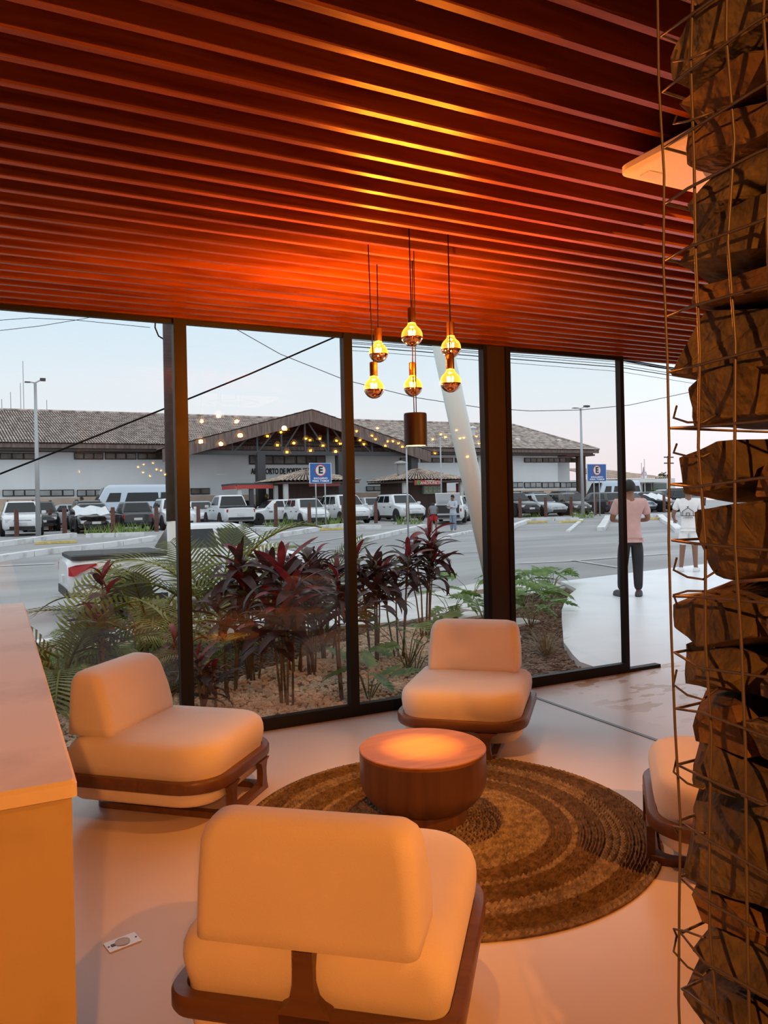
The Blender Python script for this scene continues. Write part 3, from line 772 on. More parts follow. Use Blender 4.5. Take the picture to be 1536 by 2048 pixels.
# painted lane lines
M_LINE = mat('faded_road_paint', (0.55, 0.55, 0.56), 0.85, var=.25, scale=3)
def line(pts, w, label):
    mb = MB()
    for a, b in zip(pts, pts[1:]):
        n_ = 8
        for i in range(n_):
            p = [a[j] + (b[j] - a[j])*i/n_ for j in (0, 1)]; q = [a[j] + (b[j] - a[j])*(i+1)/n_ for j in (0, 1)]
            d = Vector((q[0]-p[0], q[1]-p[1])).normalized(); nn = (-d.y*w/2, d.x*w/2)
            vs = [(p[0]-nn[0], p[1]-nn[1]), (q[0]-nn[0], q[1]-nn[1]), (q[0]+nn[0], q[1]+nn[1]), (p[0]+nn[0], p[1]+nn[1])]
            mb.add([Vector((x, y, street_z(x, y) + .025)) for x, y in vs], [(0, 1, 2, 3)])
    return tag(mb.build('road_marking', M_LINE), label, 'road marking', kind='structure')
line(sp_([(0, 1110), (120, 1097), (285, 1078)]), .15, 'white lane line between the left islands')
line(sp_([(0, 1133), (110, 1128)]), .15, 'white lane line left of the white utility pickup')
line(sp_([(560, 1098), (690, 1075)]), .12, 'white lane line under the left bus sign')
line(sp_([(1035, 1128), (1130, 1124), (1340, 1108)]), .10, 'thin white line across the street at the right')
line(sp_([(1140, 1121), (1235, 1136)]), .08, 'short white line behind the man in pink')
line(sp_([(700, 1112), (980, 1105)]), .06, 'thin line across the street behind the red cordylines')

# ---------------------------------------------------------------- loose ground covers
def poly_in(x, y, P):
    c = False; j = len(P) - 1
    for i in range(len(P)):
        if (P[i][1] > y) != (P[j][1] > y) and x < (P[j][0]-P[i][0])*(y-P[i][1])/(P[j][1]-P[i][1]) + P[i][0]: c = not c
        j = i
    return c
gravel_far = [(-4, 5.9), (.31, 6.63), (1.2, 6.85), (1.92, 7.0), (2.3, 7.3), (3.2, 7.9), (4.4, 8.9), (4.95, 8.5), (4.4, 7.4), (3.9, 6.6), (3.2, 5.95), (2.6, 5.5), (2.45, 5.3), (-4, 5.3)]
mulch1 = [(-4, 5.95), (.31, 6.66), (1.92, 7.03), (2.3, 7.33), (3.2, 7.93), (4.4, 8.95), (4.3, 9.6), (3.5, 9.35), (2.83, 8.6), (1.98, 7.8), (.33, 7.2), (-4, 6.5)]
mulch2 = [(2.5, 5.3), (3.2, 5.93), (3.9, 6.58), (4.4, 7.38), (4.95, 8.48), (4.6, 9.2), (6, 9.8), (7.2, 10.3), (8.85, 10.6), (8.7, 10.1), (7.5, 9.0), (6.4, 7.75), (5.4, 6.5), (4.93, 5.7), (4.88, 5.3)]
lawn = [(-5, 6.5), (.33, 7.23), (1.98, 7.83), (2.83, 8.63), (3.5, 9.4), (3.6, 10.4), (1.7, 10.5), (-5, 10.6)]
phi = (1 + 5**.5)/2
ICO_V = [Vector(v).normalized() for v in ((-1, phi, 0), (1, phi, 0), (-1, -phi, 0), (1, -phi, 0), (0, -1, phi), (0, 1, phi), (0, -1, -phi), (0, 1, -phi), (phi, 0, -1), (phi, 0, 1), (-phi, 0, -1), (-phi, 0, 1))]
ICO_F = [(0,11,5),(0,5,1),(0,1,7),(0,7,10),(0,10,11),(1,5,9),(5,11,4),(11,10,2),(10,7,6),(7,1,8),(3,9,4),(3,4,2),(3,2,6),(3,6,8),(3,8,9),(4,9,5),(2,4,11),(6,2,10),(8,6,7),(9,8,1)]
def scatter(P, n, x0, x1, y0, y1):
    out = []
    while len(out) < n:
        x, y = rnd.uniform(x0, x1), rnd.uniform(y0, y1)
        if poly_in(x, y, P): out.append((x, y))
    return out
M_PEBBLE = mat('tan_pebbles', (0.46, 0.34, 0.23), 0.9, color2=(0.70, 0.57, 0.42), scale=14)
gv = MB()
for x, y in scatter(gravel_far, 9500, -1.2, 5, 5.3, 9):
    s = rnd.uniform(.014, .027)
    q = Vector((x, y, garden_z(x, y) + s*.45))
    a = rnd.uniform(0, 6.3); ca, sa = math.cos(a), math.sin(a)
    k1, k2, k3 = s*rnd.uniform(.8, 1.3), s*rnd.uniform(.7, 1.1), s*rnd.uniform(.55, .9)
    gv.add([q + Vector((ca*v.x*k1 - sa*v.y*k2, sa*v.x*k1 + ca*v.y*k2, v.z*k3)) for v in ICO_V], ICO_F)
tag(gv.build('gravel', M_PEBBLE), 'tan pebble gravel spread below the red cordylines', 'gravel', kind='stuff')
M_CHIP = mat('bark_chips', (0.075, 0.045, 0.03), 0.9, color2=(0.22, 0.15, 0.11), scale=9)
def chips(P, n, bb, label):
    mb = MB()
    for x, y in scatter(P, n, *bb):
        a = rnd.uniform(0, PI); l_, w_ = rnd.uniform(.03, .075), rnd.uniform(.012, .028)
        d = Vector((math.cos(a), math.sin(a), rnd.uniform(-.4, .4)))
        q = Vector((x, y, garden_z(x, y) + rnd.uniform(.008, .03)))
        mb.bar(q - d*l_/2, q + d*l_/2, w_, .007, (rnd.uniform(-.4, .4), rnd.uniform(-.4, .4), 1))
    tag(mb.build('bark_mulch', M_CHIP), label, 'mulch', kind='stuff')
chips(mulch1, 2600, (-1.2, 4.6, 6, 9.6), 'dark bark mulch between the gravel and the lawn')
chips(mulch2, 4200, (2.5, 9, 5.3, 10.6), 'dark bark mulch beside the pale terrace')
M_GRASS = mat('lawn_grass', (0.13, 0.22, 0.04), 0.7, color2=(0.27, 0.36, 0.09), scale=5)
lw_ = MB()
for x, y in scatter(lawn, 16000, -1.0, 3.6, 7, 10.6):
    a = rnd.uniform(0, 6.3); h = rnd.uniform(.03, .07); w_ = .005
    q = Vector((x, y, garden_z(x, y))); dx = Vector((math.cos(a)*w_, math.sin(a)*w_, 0)); tp = Vector((rnd.uniform(-.03, .03), rnd.uniform(-.03, .03), h))
    lw_.add([q - dx, q + dx, q + tp], [(0, 1, 2)])
lo_ = MB()
mm_ = lw_.build('lawn', M_GRASS)
tag(mm_, 'short green lawn behind the palms', 'grass', kind='stuff')
grid(lambda x, y: garden_z(x, y) + .008, lin(-5, 3.3, 20), lin(8.75, 10.45, 10), 'lawn_turf', mat('turf_base', (.15, .22, .06), .95, color2=(.30, .26, .14), scale=2.0, thr=(.5, .8)), 'green turf strip toward the street kerb', 'lawn')

# ================================================================ plants
ML = {'dark': leaf_mat('cordyline_dark_leaf', (0.030, 0.015, 0.016), (0.085, 0.040, 0.038), .42),
      'red': leaf_mat('cordyline_red_leaf', (0.13, 0.016, 0.022), (0.26, 0.04, 0.045), .42),
      'olive': leaf_mat('cordyline_olive_leaf', (0.06, 0.05, 0.02), (0.15, 0.12, 0.05), .35),
      'palm': leaf_mat('palm_leaf', (0.13, 0.16, 0.025), (0.28, 0.30, 0.07), .55),
      'palm2': leaf_mat('palm_leaf_dark', (0.07, 0.09, 0.02), (0.16, 0.18, 0.045), .55),
      'phil': leaf_mat('philodendron_leaf', (0.07, 0.15, 0.03), (0.18, 0.30, 0.07), .45),
      'stem': mat('plant_stem', (0.16, 0.11, 0.06), .8, var=.3, scale=20),
      'gstem': mat('green_stem', (0.13, 0.17, 0.05), .6)}
def blade(L, W, curve, fold=.18, n=7, twist=0.0):
    """lance-shaped leaf along +X, bending down with curve (radians over its length)"""
    mb = MB(); x = z = 0.0; a = 0.0
    for i in range(n + 1):
        t = i/n
        w = W*(.16 + .84*math.sin(PI*min(1, (t*.93 + .03))**.85)) if t < 1 else .002
        if t > .9: w = W*.12 if t < 1 else .002
        tw = twist*t
        e = Vector((0, math.cos(tw), math.sin(tw)))
        c = Vector((x, 0, z)); up = Vector((math.sin(a), 0, math.cos(a)))
        mb.v += [c - e*w/2 + up*fold*w/2, c, c + e*w/2 + up*fold*w/2]
        x += L/n*math.cos(a); z -= L/n*math.sin(a); a += curve/n
    for i in range(n):
        k_ = i*3
        mb.f += [(k_, k_+1, k_+4, k_+3), (k_+1, k_+2, k_+5, k_+4)]
    return mb
LEAF = {}
for kind in ('dark', 'red', 'olive'):
    LEAF[kind] = [blade(1.0, w, c, .25, 7, tw).mesh('leaf', ML[kind], True) for w, c, tw in ((.21, .8, .2), (.23, 1.3, -.3), (.19, .5, .5), (.25, 1.6, .1), (.20, 1.1, -.6))]
def mtx(loc, az, el, roll, s):
    return (Matrix.Translation(loc) @ Matrix.Rotation(az, 4, 'Z') @ Matrix.Rotation(-el, 4, 'Y') @ Matrix.Rotation(roll, 4, 'X') @ Matrix.Scale(s, 4))
def cordyline(base, heights, spread, label, leaves=15, ll=.42, red=.15, seed=1):
    r2 = random.Random(seed)
    t = thing('cordyline', label, 'plant', base, 0, 'red-leaved cordylines outside the glass')
    heights = tuple(x*1.1 for x in heights) + tuple(x*.98 for x in heights[:2])
    for h in heights:
        a = r2.uniform(0, 2*PI); sp1 = spread*r2.uniform(.4, 1)
        tip = Vector((math.cos(a)*sp1, math.sin(a)*sp1, h)); foot = Vector((math.cos(a)*.05, math.sin(a)*.05, -.02))
        mid = foot.lerp(tip, .5) + Vector((r2.uniform(-.03, .03), r2.uniform(-.03, .03), 0))
        MB().tube([foot, mid, tip], [.011, .009, .008], 6).build('stem', ML['stem'], t, smooth=True)
        for k in range(leaves):
            f = k/leaves
            az = k*2.4 + r2.uniform(-.3, .3); el = 1.3*f**1.2 + r2.uniform(-.2, .2) - .02
            kind = 'red' if (f > .7 and r2.random() < red*3) else ('olive' if r2.random() < .12 else 'dark')
            inst('leaf', r2.choice(LEAF[kind]), t, mtx(tip - Vector((0, 0, (1 - f)*.20)), az, el, r2.uniform(-.4, .4), ll*r2.uniform(.65, 1.0)*(1.0 if f < .8 else .85)))
    return t
def gz(px, py):
    z = -.07
    for _ in range(8):
        p = onZ(px, py, z); z = garden_z(p.x, p.y)
    return Vector((p.x, p.y, z))
cordyline(gz(575, 1412), (1.02, .80, .72, .58), .16, 'tall cordyline with upright bright red top leaves, mid pane', 17, .44, .35, 3)
cordyline(gz(508, 1362), (1.05, .92, .80, .66), .22, 'dark cordyline just right of the thick mullion', 16, .44, .12, 5)
cordyline(gz(628, 1350), (1.0, .85, .70), .2, 'dark cordyline behind the red-topped one', 15, .42, .1, 8)
cordyline(gz(694, 1400), (.95, .78), .10, 'cordyline half hidden by the slim mullion', 13, .36, .3, 9)
cordyline(gz(752, 1326), (1.02, .9, .78, .7), .22, 'bushy dark cordyline just right of the slim mullion', 16, .40, .1, 12)
cordyline(gz(850, 1276), (1.12, .95, .82, .7), .26, 'large cordyline left of the leaning white column', 17, .46, .3, 14)
cordyline(gz(418, 1422), (.42, .30), .10, 'low cordyline at the foot of the thick mullion', 11, .30, .2, 17)
cordyline(gz(200, 1390), (.95, .66, .5), .12, 'cordyline with one upright red leaf, between the palms at the left', 13, .34, .3, 21)
cordyline(gz(352, 1385), (.45, .35), .12, 'low dark cordyline behind the left armchair', 12, .34, .05, 24)

cordyline(gz(655, 1322), (1.0, .86), .18, 'cordyline just left of the slim mullion', 14, .36, .15, 41)
cordyline(gz(592, 1345), (.95, .8), .2, 'dark cordyline at the back of the middle pane', 14, .36, .1, 42)
cordyline(gz(800, 1318), (.98, .82), .2, 'cordyline between the bushy and the large one, right of the slim mullion', 14, .36, .15, 43)
cordyline(gz(462, 1385), (.72, .55), .14, 'short dark cordyline near the thick mullion', 12, .32, .1, 44)

def frond_mesh(L, droop, n, ll, m, seed):
    r2 = random.Random(seed); mb = MB(); pts = []; x = z = 0.0; a = 0.0
    for i in range(n + 1):
        pts.append(Vector((x, 0, z))); x += L/n*math.cos(a); z += L/n*math.sin(a); a -= droop/n*(.4 + 1.2*i/n)
    mb.tube(pts, [.010*(1 - .8*i/n) + .002 for i in range(n + 1)], 5)
    for i in range(int(n*.22), n + 1):
        t = i/n; d = (pts[min(i+1, n)] - pts[max(i-1, 0)]).normalized()
        for s in (-1, 1):
            l_ = ll*(.45 + .75*math.sin(PI*min(1, t*.85 + .12)))*r2.uniform(.9, 1.1)
            dirv = (d*(.55 + .6*t) + Vector((0, s*1.0, .22))).normalized()
            wv = d.cross(dirv).normalized().cross(dirv)*.011
            p0 = pts[i]; p1 = p0 + dirv*l_*.5; p2 = p0 + dirv*l_ + Vector((0, 0, -l_*.28*r2.uniform(.6, 1.4)))
            mb.add([p0 - wv*.4, p0 + wv*.4, p1 + wv, p1 - wv, p2], [(0, 1, 2, 3), (3, 2, 4)])
    return mb.mesh('frond', m, False)
FRONDS = [frond_mesh(1.0, d, 26, .27, ML[mm], 40 + i) for i, (d, mm) in enumerate(((1.3, 'palm'), (1.7, 'palm'), (.9, 'palm2'), (2.1, 'palm2'), (1.5, 'palm'), (1.1, 'palm')))]
def palm(base, fr, label, seed):
    r2 = random.Random(seed)
    t = thing('areca_palm', label, 'palm', base, 0, 'areca palms outside the glass')
    for k in range(4):
        a = r2.uniform(0, 6.3); q = Vector((math.cos(a)*.09, math.sin(a)*.09, 0))
        MB().tube([q - Vector((0, 0, .02)), q*1.5 + Vector((0, 0, .4))], [.018, .012], 6).build('stem', ML['gstem'], t, smooth=True)
    for (az, el, L) in fr:
        a = az + r2.uniform(-.15, .15)
        inst('frond', r2.choice(FRONDS), t, mtx(Vector((math.cos(a)*.05, math.sin(a)*.05, r2.uniform(.05, .35))), a, el + r2.uniform(-.1, .1), r2.uniform(-.5, .5), L*r2.uniform(.9, 1.1)))
    return t
D = R_
def ring_fr(n, seed, L, lo=.5, hi=1.35):
    r2 = random.Random(seed); return [(2*PI*k/n + r2.uniform(-.3, .3), r2.uniform(lo, hi), L*r2.uniform(.75, 1.1)) for k in range(n)]
palm(gz(300, 1312), ring_fr(12, 2, 1.45, .25, 1.2), 'largest areca palm, in front of the white utility pickup', 31)
palm(gz(128, 1392), ring_fr(14, 4, 1.15, .4), 'small areca palm beside the counter end', 32)
palm(gz(245, 1350), ring_fr(9, 5, 1.05, .25, .95), 'areca palm behind the left armchair', 36)
palm(gz(430, 1300), ring_fr(13, 6, 1.6, .5), 'areca palm right of the thick mullion, behind the dark cordylines', 33)
palm(gz(640, 1268), ring_fr(10, 8, 1.4, .6), 'areca palm behind the red-topped cordyline', 34)
palm(gz(395, 1395), ring_fr(7, 9, .62, .3), 'young drooping areca palm at the mullion foot', 35)

def phil_mesh(m, lobes, w, cup, seed):
    r2 = random.Random(seed); mb = MB()
    for i in range(lobes):
        t = (i + .5)/lobes
        for s in (-1, 1):
            p0 = Vector((t*.72, 0, 0)); ang = R_(100 - 80*t)
            l_ = .40*(1.0 - .45*abs(t - .35))*r2.uniform(.85, 1.1)
            d = Vector((math.cos(ang), s*math.sin(ang), cup*.4)); nrm = Vector((-d.y*s, d.x*s, 0)).normalized()*s
            a_, b_ = .075*w, .105*w
            q1, q2 = p0 + d*l_*.5, p0 + d*l_ - Vector((0, 0, cup*.12))
            mb.add([p0 - nrm*a_*1.4, p0 + nrm*a_*1.4, q1 + nrm*b_*.8, q1 - nrm*b_*.8, q2], [(0, 1, 2, 3), (3, 2, 4)])
    mb.add([(.62, -.06, 0), (.62, .06, 0), (.85, .06, .0), (.85, -.06, 0), (1.05, 0, -.05)], [(0, 1, 2, 3), (3, 2, 4)])
    return mb.mesh('leaf', m, False)
PHIL = [phil_mesh(ML['phil'], 5, 1.0, c, 70 + i) for i, c in enumerate((.2, .5, .8))]
def philodendron(base, n, h, size, label, seed):
    r2 = random.Random(seed)
    t = thing('philodendron', label, 'plant', base, 0, 'lobed green philodendrons outside the glass')
    for k in range(n):
        a = 2.4*k + r2.uniform(-.4, .4); hh = h*r2.uniform(.5, 1.0); rr = h*r2.uniform(.25, .7)
        tip = Vector((math.cos(a)*rr, math.sin(a)*rr, hh))
        MB().tube([Vector((0, 0, -.02)), Vector((tip.x*.45, tip.y*.45, hh*.65)), tip], [.006, .005, .003], 5).build('petiole', ML['gstem'], t, smooth=True)
        inst('leaf', r2.choice(PHIL), t, mtx(tip, a, r2.uniform(-.5, .35), r2.uniform(-.5, .5), 1.45*size*r2.uniform(.75, 1.15)))
    return t
philodendron(gz(815, 1340), 9, .55, .27, 'philodendron between the slim mullion and the far armchair', 51)
philodendron(gz(738, 1402), 6, .34, .22, 'small philodendron at the foot of the slim mullion', 52)
philodendron(gz(830, 1352), 6, .35, .2, 'low philodendron just left of the far armchair', 53)
philodendron(gz(945, 1202), 6, .45, .24, 'upright young philodendron left of the wide post', 54)
philodendron(gz(905, 1248), 7, .42, .26, 'philodendron behind the far armchair', 55)
philodendron(gz(968, 1240), 6, .4, .24, 'philodendron tucked against the wide post', 59)
for i, (px, py, n, h, s, lab) in enumerate(((1045, 1215, 11, .55, .26, 'bushy philodendron nearest the wide post, right pane'), (1080, 1195, 11, .5, .26, 'philodendron in the middle of the right pane'),
                                            (1105, 1178, 9, .42, .24, 'philodendron at the tip of the mulch, beside the terrace'), (1062, 1258, 12, .5, .26, 'dense philodendron behind the far armchair back, right pane'),
                                            (1096, 1232, 9, .42, .24, 'philodendron beside the curved terrace edge'))):
    philodendron(gz(px, py), n, h, s, lab, 60 + i)
gt = thing('ornamental_grass', 'tuft of fine ornamental grass beside the terrace edge', 'plant', gz(1092, 1312))
M_TAN = mat('grass_blade', (0.13, 0.13, 0.05), .7, color2=(.30, .24, .10), scale=10)
r2 = random.Random(5); gm = MB()
for k in range(150):
    a = r2.uniform(0, 6.3); L = r2.uniform(.18, .42); el = r2.uniform(.5, 1.4); w_ = .003
    d = Vector((math.cos(a)*math.cos(el), math.sin(a)*math.cos(el), math.sin(el))); sd = Vector((-math.sin(a), math.cos(a), 0))*w_
    q = Vector((math.cos(a)*.02, math.sin(a)*.02, 0)); e = q + d*L - Vector((0, 0, L*.22)); mm2 = q + d*L*.55
    gm.add([q - sd, q + sd, mm2 + sd, mm2 - sd, e], [(0, 1, 2, 3), (3, 2, 4)])
tag(gm.build('blades', M_TAN, gt), kind='stuff')
# weeds along the far kerbs
for i, (px, py) in enumerate(((245, 1064), (270, 1064), (205, 1068), (560, 1052), (650, 1050), (690, 1050), (815, 1048), (1165, 1036), (1060, 1034))):
    q = onStreet(px, py); wm = MB(); r2 = random.Random(200 + i)
    for k in range(60):
        a = r2.uniform(0, 6.3); L = r2.uniform(.15, .6); b_ = Vector((r2.uniform(-.8, .8), r2.uniform(-.25, .25), 0))
        tip = b_ + Vector((math.cos(a)*.25, math.sin(a)*.25, L)); sd = Vector((.025, 0, 0))
        wm.add([b_ - sd, b_ + sd, tip], [(0, 1, 2)])
    o = wm.build('weed_tuft', MATS['lawn_grass']); o.location = q
    tag(o, 'ragged green weeds ' + ['between the covered black car and the dark hatchback', 'under the rear of the dark hatchback', 'at the foot of a bollard by the covered black car', 'under the white saloon',
        'at the foot of the left bus sign', 'right of the left bus sign', 'at the front wheel of the white off-roader', 'at the foot of the right lamp post', 'at the nose of the silver saloon'][i], 'weeds')
# ================================================================ airport terminal across the car park
M_WHITEWALL = mat('white_painted_wall', (0.88, 0.92, 0.93), 0.85, var=.05, scale=.4)
M_BEIGE = mat('beige_wall_tiles', (0.62, 0.48, 0.38), 0.8, var=.12, scale=1.2)
M_EAVE = mat('grey_brown_shaded_eave', (0.115, 0.095, 0.088), 0.8, var=.15, scale=1)  # grey-brown with the shadow under the eave put into the colour
M_DKWOOD = mat('weathered_fascia_boards', (0.13, 0.085, 0.07), 0.85, color2=(.26, .20, .175), scale=6, stretch=(1.5, 1, .12))
M_SOFFIT = mat('red_brown_soffit', (0.20, 0.085, 0.06), 0.8, var=.15)
M_STEEL = mat('dark_grey_steel', (0.075, 0.075, 0.08), 0.6, .2)
M_WFRAME = mat('dark_window_frame', (0.035, 0.028, 0.026), 0.6)
M_WPANE = mat('pale_window_pane', (0.42, 0.46, 0.48), 0.25, color2=(.25, .27, .25), scale=.9)
M_WDARK = mat('dark_window_pane', (0.06, 0.05, 0.04), 0.2, color2=(.20, .17, .13), scale=1.1)
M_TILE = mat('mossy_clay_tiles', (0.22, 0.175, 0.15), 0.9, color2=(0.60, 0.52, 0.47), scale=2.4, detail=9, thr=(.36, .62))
M_PAN = mat('dirty_shaded_pan_tiles', (0.045, 0.034, 0.03), 0.95, color2=(0.17, 0.13, 0.11), scale=3, detail=6)  # valley rows darkened in colour: dirt plus shade the shallow ribs barely give
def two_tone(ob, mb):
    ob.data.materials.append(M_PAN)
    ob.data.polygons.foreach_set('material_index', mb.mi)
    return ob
M_TILE2 = mat('pale_clay_tiles', (0.30, 0.225, 0.18), 0.9, color2=(0.66, 0.54, 0.45), scale=3.5, detail=8, thr=(.36, .62))
def corrugated(mb, e0, e1, r0, r1, pitch, amp, rows=10, lap=.03):
    if not hasattr(mb, 'mi'): mb.mi = []
    """tiled roof plane: eave e0-e1, ridge r0-r1, half-round rows of tiles with lapped courses"""
    e0, e1, r0, r1 = map(Vector, (e0, e1, r0, r1))
    n = max(2, int(max((e1 - e0).length, (r1 - r0).length)/pitch)); cols = n*4 + 1
    nrm = (e1 - e0).cross(r0 - e0) if (r0 - e0).length > .01 else (e1 - e0).cross(r1 - e0)
    nrm.normalize()
    if nrm.z < 0: nrm = -nrm
    o = len(mb.v)
    lv = []
    for j in range(rows):
        lv += [(j/rows, lap), ((j + .98)/rows, 0.0)]
    lv.append((1.0, 0.0))
    for t, lp in lv:
        a, b = e0.lerp(r0, t), e1.lerp(r1, t)
        for i in range(cols):
            s = i/(cols - 1)
            h = amp*(1, .5, -.6, .5)[i % 4]
            mb.v.append(a.lerp(b, s) + nrm*(h + lp))
    for j in range(len(lv) - 1):
        for i in range(cols - 1):
            k_ = o + j*cols + i
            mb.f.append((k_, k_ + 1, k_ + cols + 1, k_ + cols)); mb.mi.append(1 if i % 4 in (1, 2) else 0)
WY, EY, RY, GYP = 53.5, 52.0, 61.0, 50.0
eL, eR = onY(0, 881, EY), onY(1198, 903, EY)
rL, rR = onY(0, 815, RY), onY(1026, 855, RY)
EZ, RZ = .5*(eL.z + eR.z), .5*(rL.z + rR.z)
XL, XR = -26.0, eR.x
bd = thing('airport_terminal', 'long white airport terminal with clay tile roof and gabled entrance', 'building', (15, WY, .2))
MB().box((XL, WY, .1), (XR - 3.4, WY + .4, EZ + .3)).build('wall', M_WHITEWALL, bd, fix=True)
zwt = onY(110, 996, WY).z
MB().box((XL, WY - .06, .1), (XR - 3.4, WY, zwt)).build('tiled_dado', M_BEIGE, bd, fix=True)
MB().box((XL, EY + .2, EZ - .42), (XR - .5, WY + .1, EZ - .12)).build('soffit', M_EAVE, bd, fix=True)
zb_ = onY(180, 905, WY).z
MB().box((XL, WY - .03, zb_), (XR - 3.4, WY, EZ - .1)).build('eave_shade_band', M_EAVE, bd, fix=True)  # dark strip on the wall standing for the eave and soffit in shadow
MB().box((XL, EY, EZ - .28), (XR, EY + .12, EZ - .02)).build('eave_fascia', M_DKWOOD, bd, fix=True)
rf = MB()
corrugated(rf, (XL, EY - .1, EZ), (XR, EY - .1, EZ), (XL, RY, RZ), (rR.x, RY, RZ), .17, .045, 16)
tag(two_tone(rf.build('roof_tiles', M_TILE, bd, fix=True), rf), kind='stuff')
rf2 = MB(); corrugated(rf2, (XR, EY - .1, EZ), (XR, 2*RY - EY, EZ), (rR.x, RY, RZ), (rR.x, RY, RZ), .3, .05, 8)
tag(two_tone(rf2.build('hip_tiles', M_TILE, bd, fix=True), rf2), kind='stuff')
MB().tube([(XL, RY, RZ + .05), (rR.x, RY, RZ + .05), (XR, EY, EZ + .05)], .12, 6).build('ridge_tiles', M_TILE, bd, fix=True)
def win(x0, x1, y0, y1, n, pm, Y=WY, parent=bd):
    a, b = onY(x0, y1, Y), onY(x1, y0, Y)
    z0, z1 = a.z, b.z
    w = MB().box((a.x, Y - .10, z0), (b.x, Y + .02, z1)).build('window', M_WFRAME, parent, fix=True)
    for i in range(n):
        p0 = a.x + (b.x - a.x)*(i + .08)/n; p1 = a.x + (b.x - a.x)*(i + .92)/n; dz = (z1 - z0)*.13
        q = MB().box((p0, Y - .125, z0 + dz), (p1, Y - .09, z1 - dz)); off = Vector(parent.location); q.v = [v - off for v in q.v]
        q.build('pane', pm, w)
for x0, x1 in ((-70, -2), (0, 70), (148, 206), (210, 272), (275, 331)): win(x0, x1, 906, 919, 3, M_WDARK)
for x0, x1 in ((-70, -2), (5, 71), (78, 148), (154, 208), (212, 272), (276, 332)): win(x0, x1, 979, 993, 3, M_WPANE)
win(381, 419, 976, 989, 2, M_WDARK)
for x0, x1 in ((800, 836), (841, 905), (910, 955), (1048, 1083), (1084, 1117), (1118, 1153)): win(x0, x1, 916, 925, 3, M_WDARK)
for x0, x1 in ((1010, 1045), (1048, 1081), (1083, 1118), (1120, 1152)): win(x0, x1, 964, 976, 3, M_WPANE)
win(732, 775, 972, 982, 3, M_WPANE)
win(498, 590, 911, 929, 4, M_WDARK); win(592, 650, 911, 929, 3, M_WDARK)
# gabled entrance
gA = onY(624, 820, GYP); gl = onY(325, 893, GYP); gr_ = onY(862, 908, GYP)
gz0 = .5*(gl.z + gr_.z); fh = .82
for a_, nm in ((gl, 'l'), (gr_, 'r')):
    p = Vector((a_.x, GYP, gz0)); q = Vector((gA.x, GYP, gA.z))
    mb = MB()
    mb.add([p, q, q - Vector((0, 0, fh)), p - Vector((0, 0, fh)), p + Vector((0, .12, 0)), q + Vector((0, .12, 0)), q + Vector((0, .12, -fh)), p + Vector((0, .12, -fh))],
           [(0, 1, 2, 3), (7, 6, 5, 4), (0, 4, 5, 1), (3, 2, 6, 7), (0, 3, 7, 4), (1, 5, 6, 2)])
    mb.build('gable_fascia', M_DKWOOD, bd, fix=True)
    sm = MB(); sm.add([p + Vector((0, .1, -.15)), q + Vector((0, .1, -.15)), q + Vector((0, 12, -.15)), p + Vector((0, 8.5, -.15))], [(0, 1, 2, 3)])
    sm.build('gable_soffit', M_SOFFIT, bd, fix=True)
    tm = MB(); corrugated(tm, p + Vector((0, 0, .03)), p + Vector((0, 9, .03)), q + Vector((0, 0, .03)), q + Vector((0, 11, .03)), .19, .045, 16)
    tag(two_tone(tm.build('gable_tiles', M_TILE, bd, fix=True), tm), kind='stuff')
zc_ = onY(560, 906, GYP + .5).z
MB().box((gl.x + .8, GYP + .4, zc_ - .14), (gr_.x - .8, GYP + .7, zc_ + .14)).build('truss_chord', M_STEEL, bd, fix=True)
def roof_z(x):
    e = gl if x < gA.x else gr_
    return gz0 + (gA.z - gz0)*(x - e.x)/(gA.x - e.x) - .35
xs_ = lin(gl.x + 1.2, gr_.x - 1.2, 11)
for i, x in enumerate(xs_):
    MB().bar((x, GYP + .55, zc_), (x, GYP + .55, roof_z(x)), .12, .12).build('truss_post', M_STEEL, bd, fix=True)
    if i < len(xs_) - 1:
        x2 = xs_[i + 1]
        if i < 5: a_, b_ = (x, zc_), (x2, roof_z(x2))
        else: a_, b_ = (x, roof_z(x)), (x2, zc_)
        MB().bar((a_[0], GYP + .55, a_[1]), (b_[0], GYP + .55, b_[1]), .10, .10).build('truss_brace', M_STEEL, bd, fix=True)
for px in (521, 681, 826):
    q = onY(px, 950, GYP + .6)
    MB().box((q.x - .28, GYP + .3, .2), (q.x + .28, GYP + .9, zc_)).build('column', M_STEEL, bd, fix=True)
tx0, tx1 = onY(502, 944, WY - .05), onY(616, 942, WY - .05)
M_BLACKTXT = mat('black_letters', (.012, .012, .014), .6)
zt_ = .5*(tx0.z + tx1.z); ch = (tx1.x - tx0.x)/20.5
ft = text_obj('lettering', 'AEROPORTO DE PORTO SEGURO', .62, M_BLACKTXT, bd, Vector((tx0.x, WY - .06, zt_)) - bd.location, (PI/2, 0, 0), .02, 'LEFT', .014)
ft.scale = (1, 1, 1)
bpy.context.view_layer.update()
fw_ = ft.dimensions.x
ft.scale = ((tx1.x - tx0.x)*25/20.6/fw_, .95, 1)
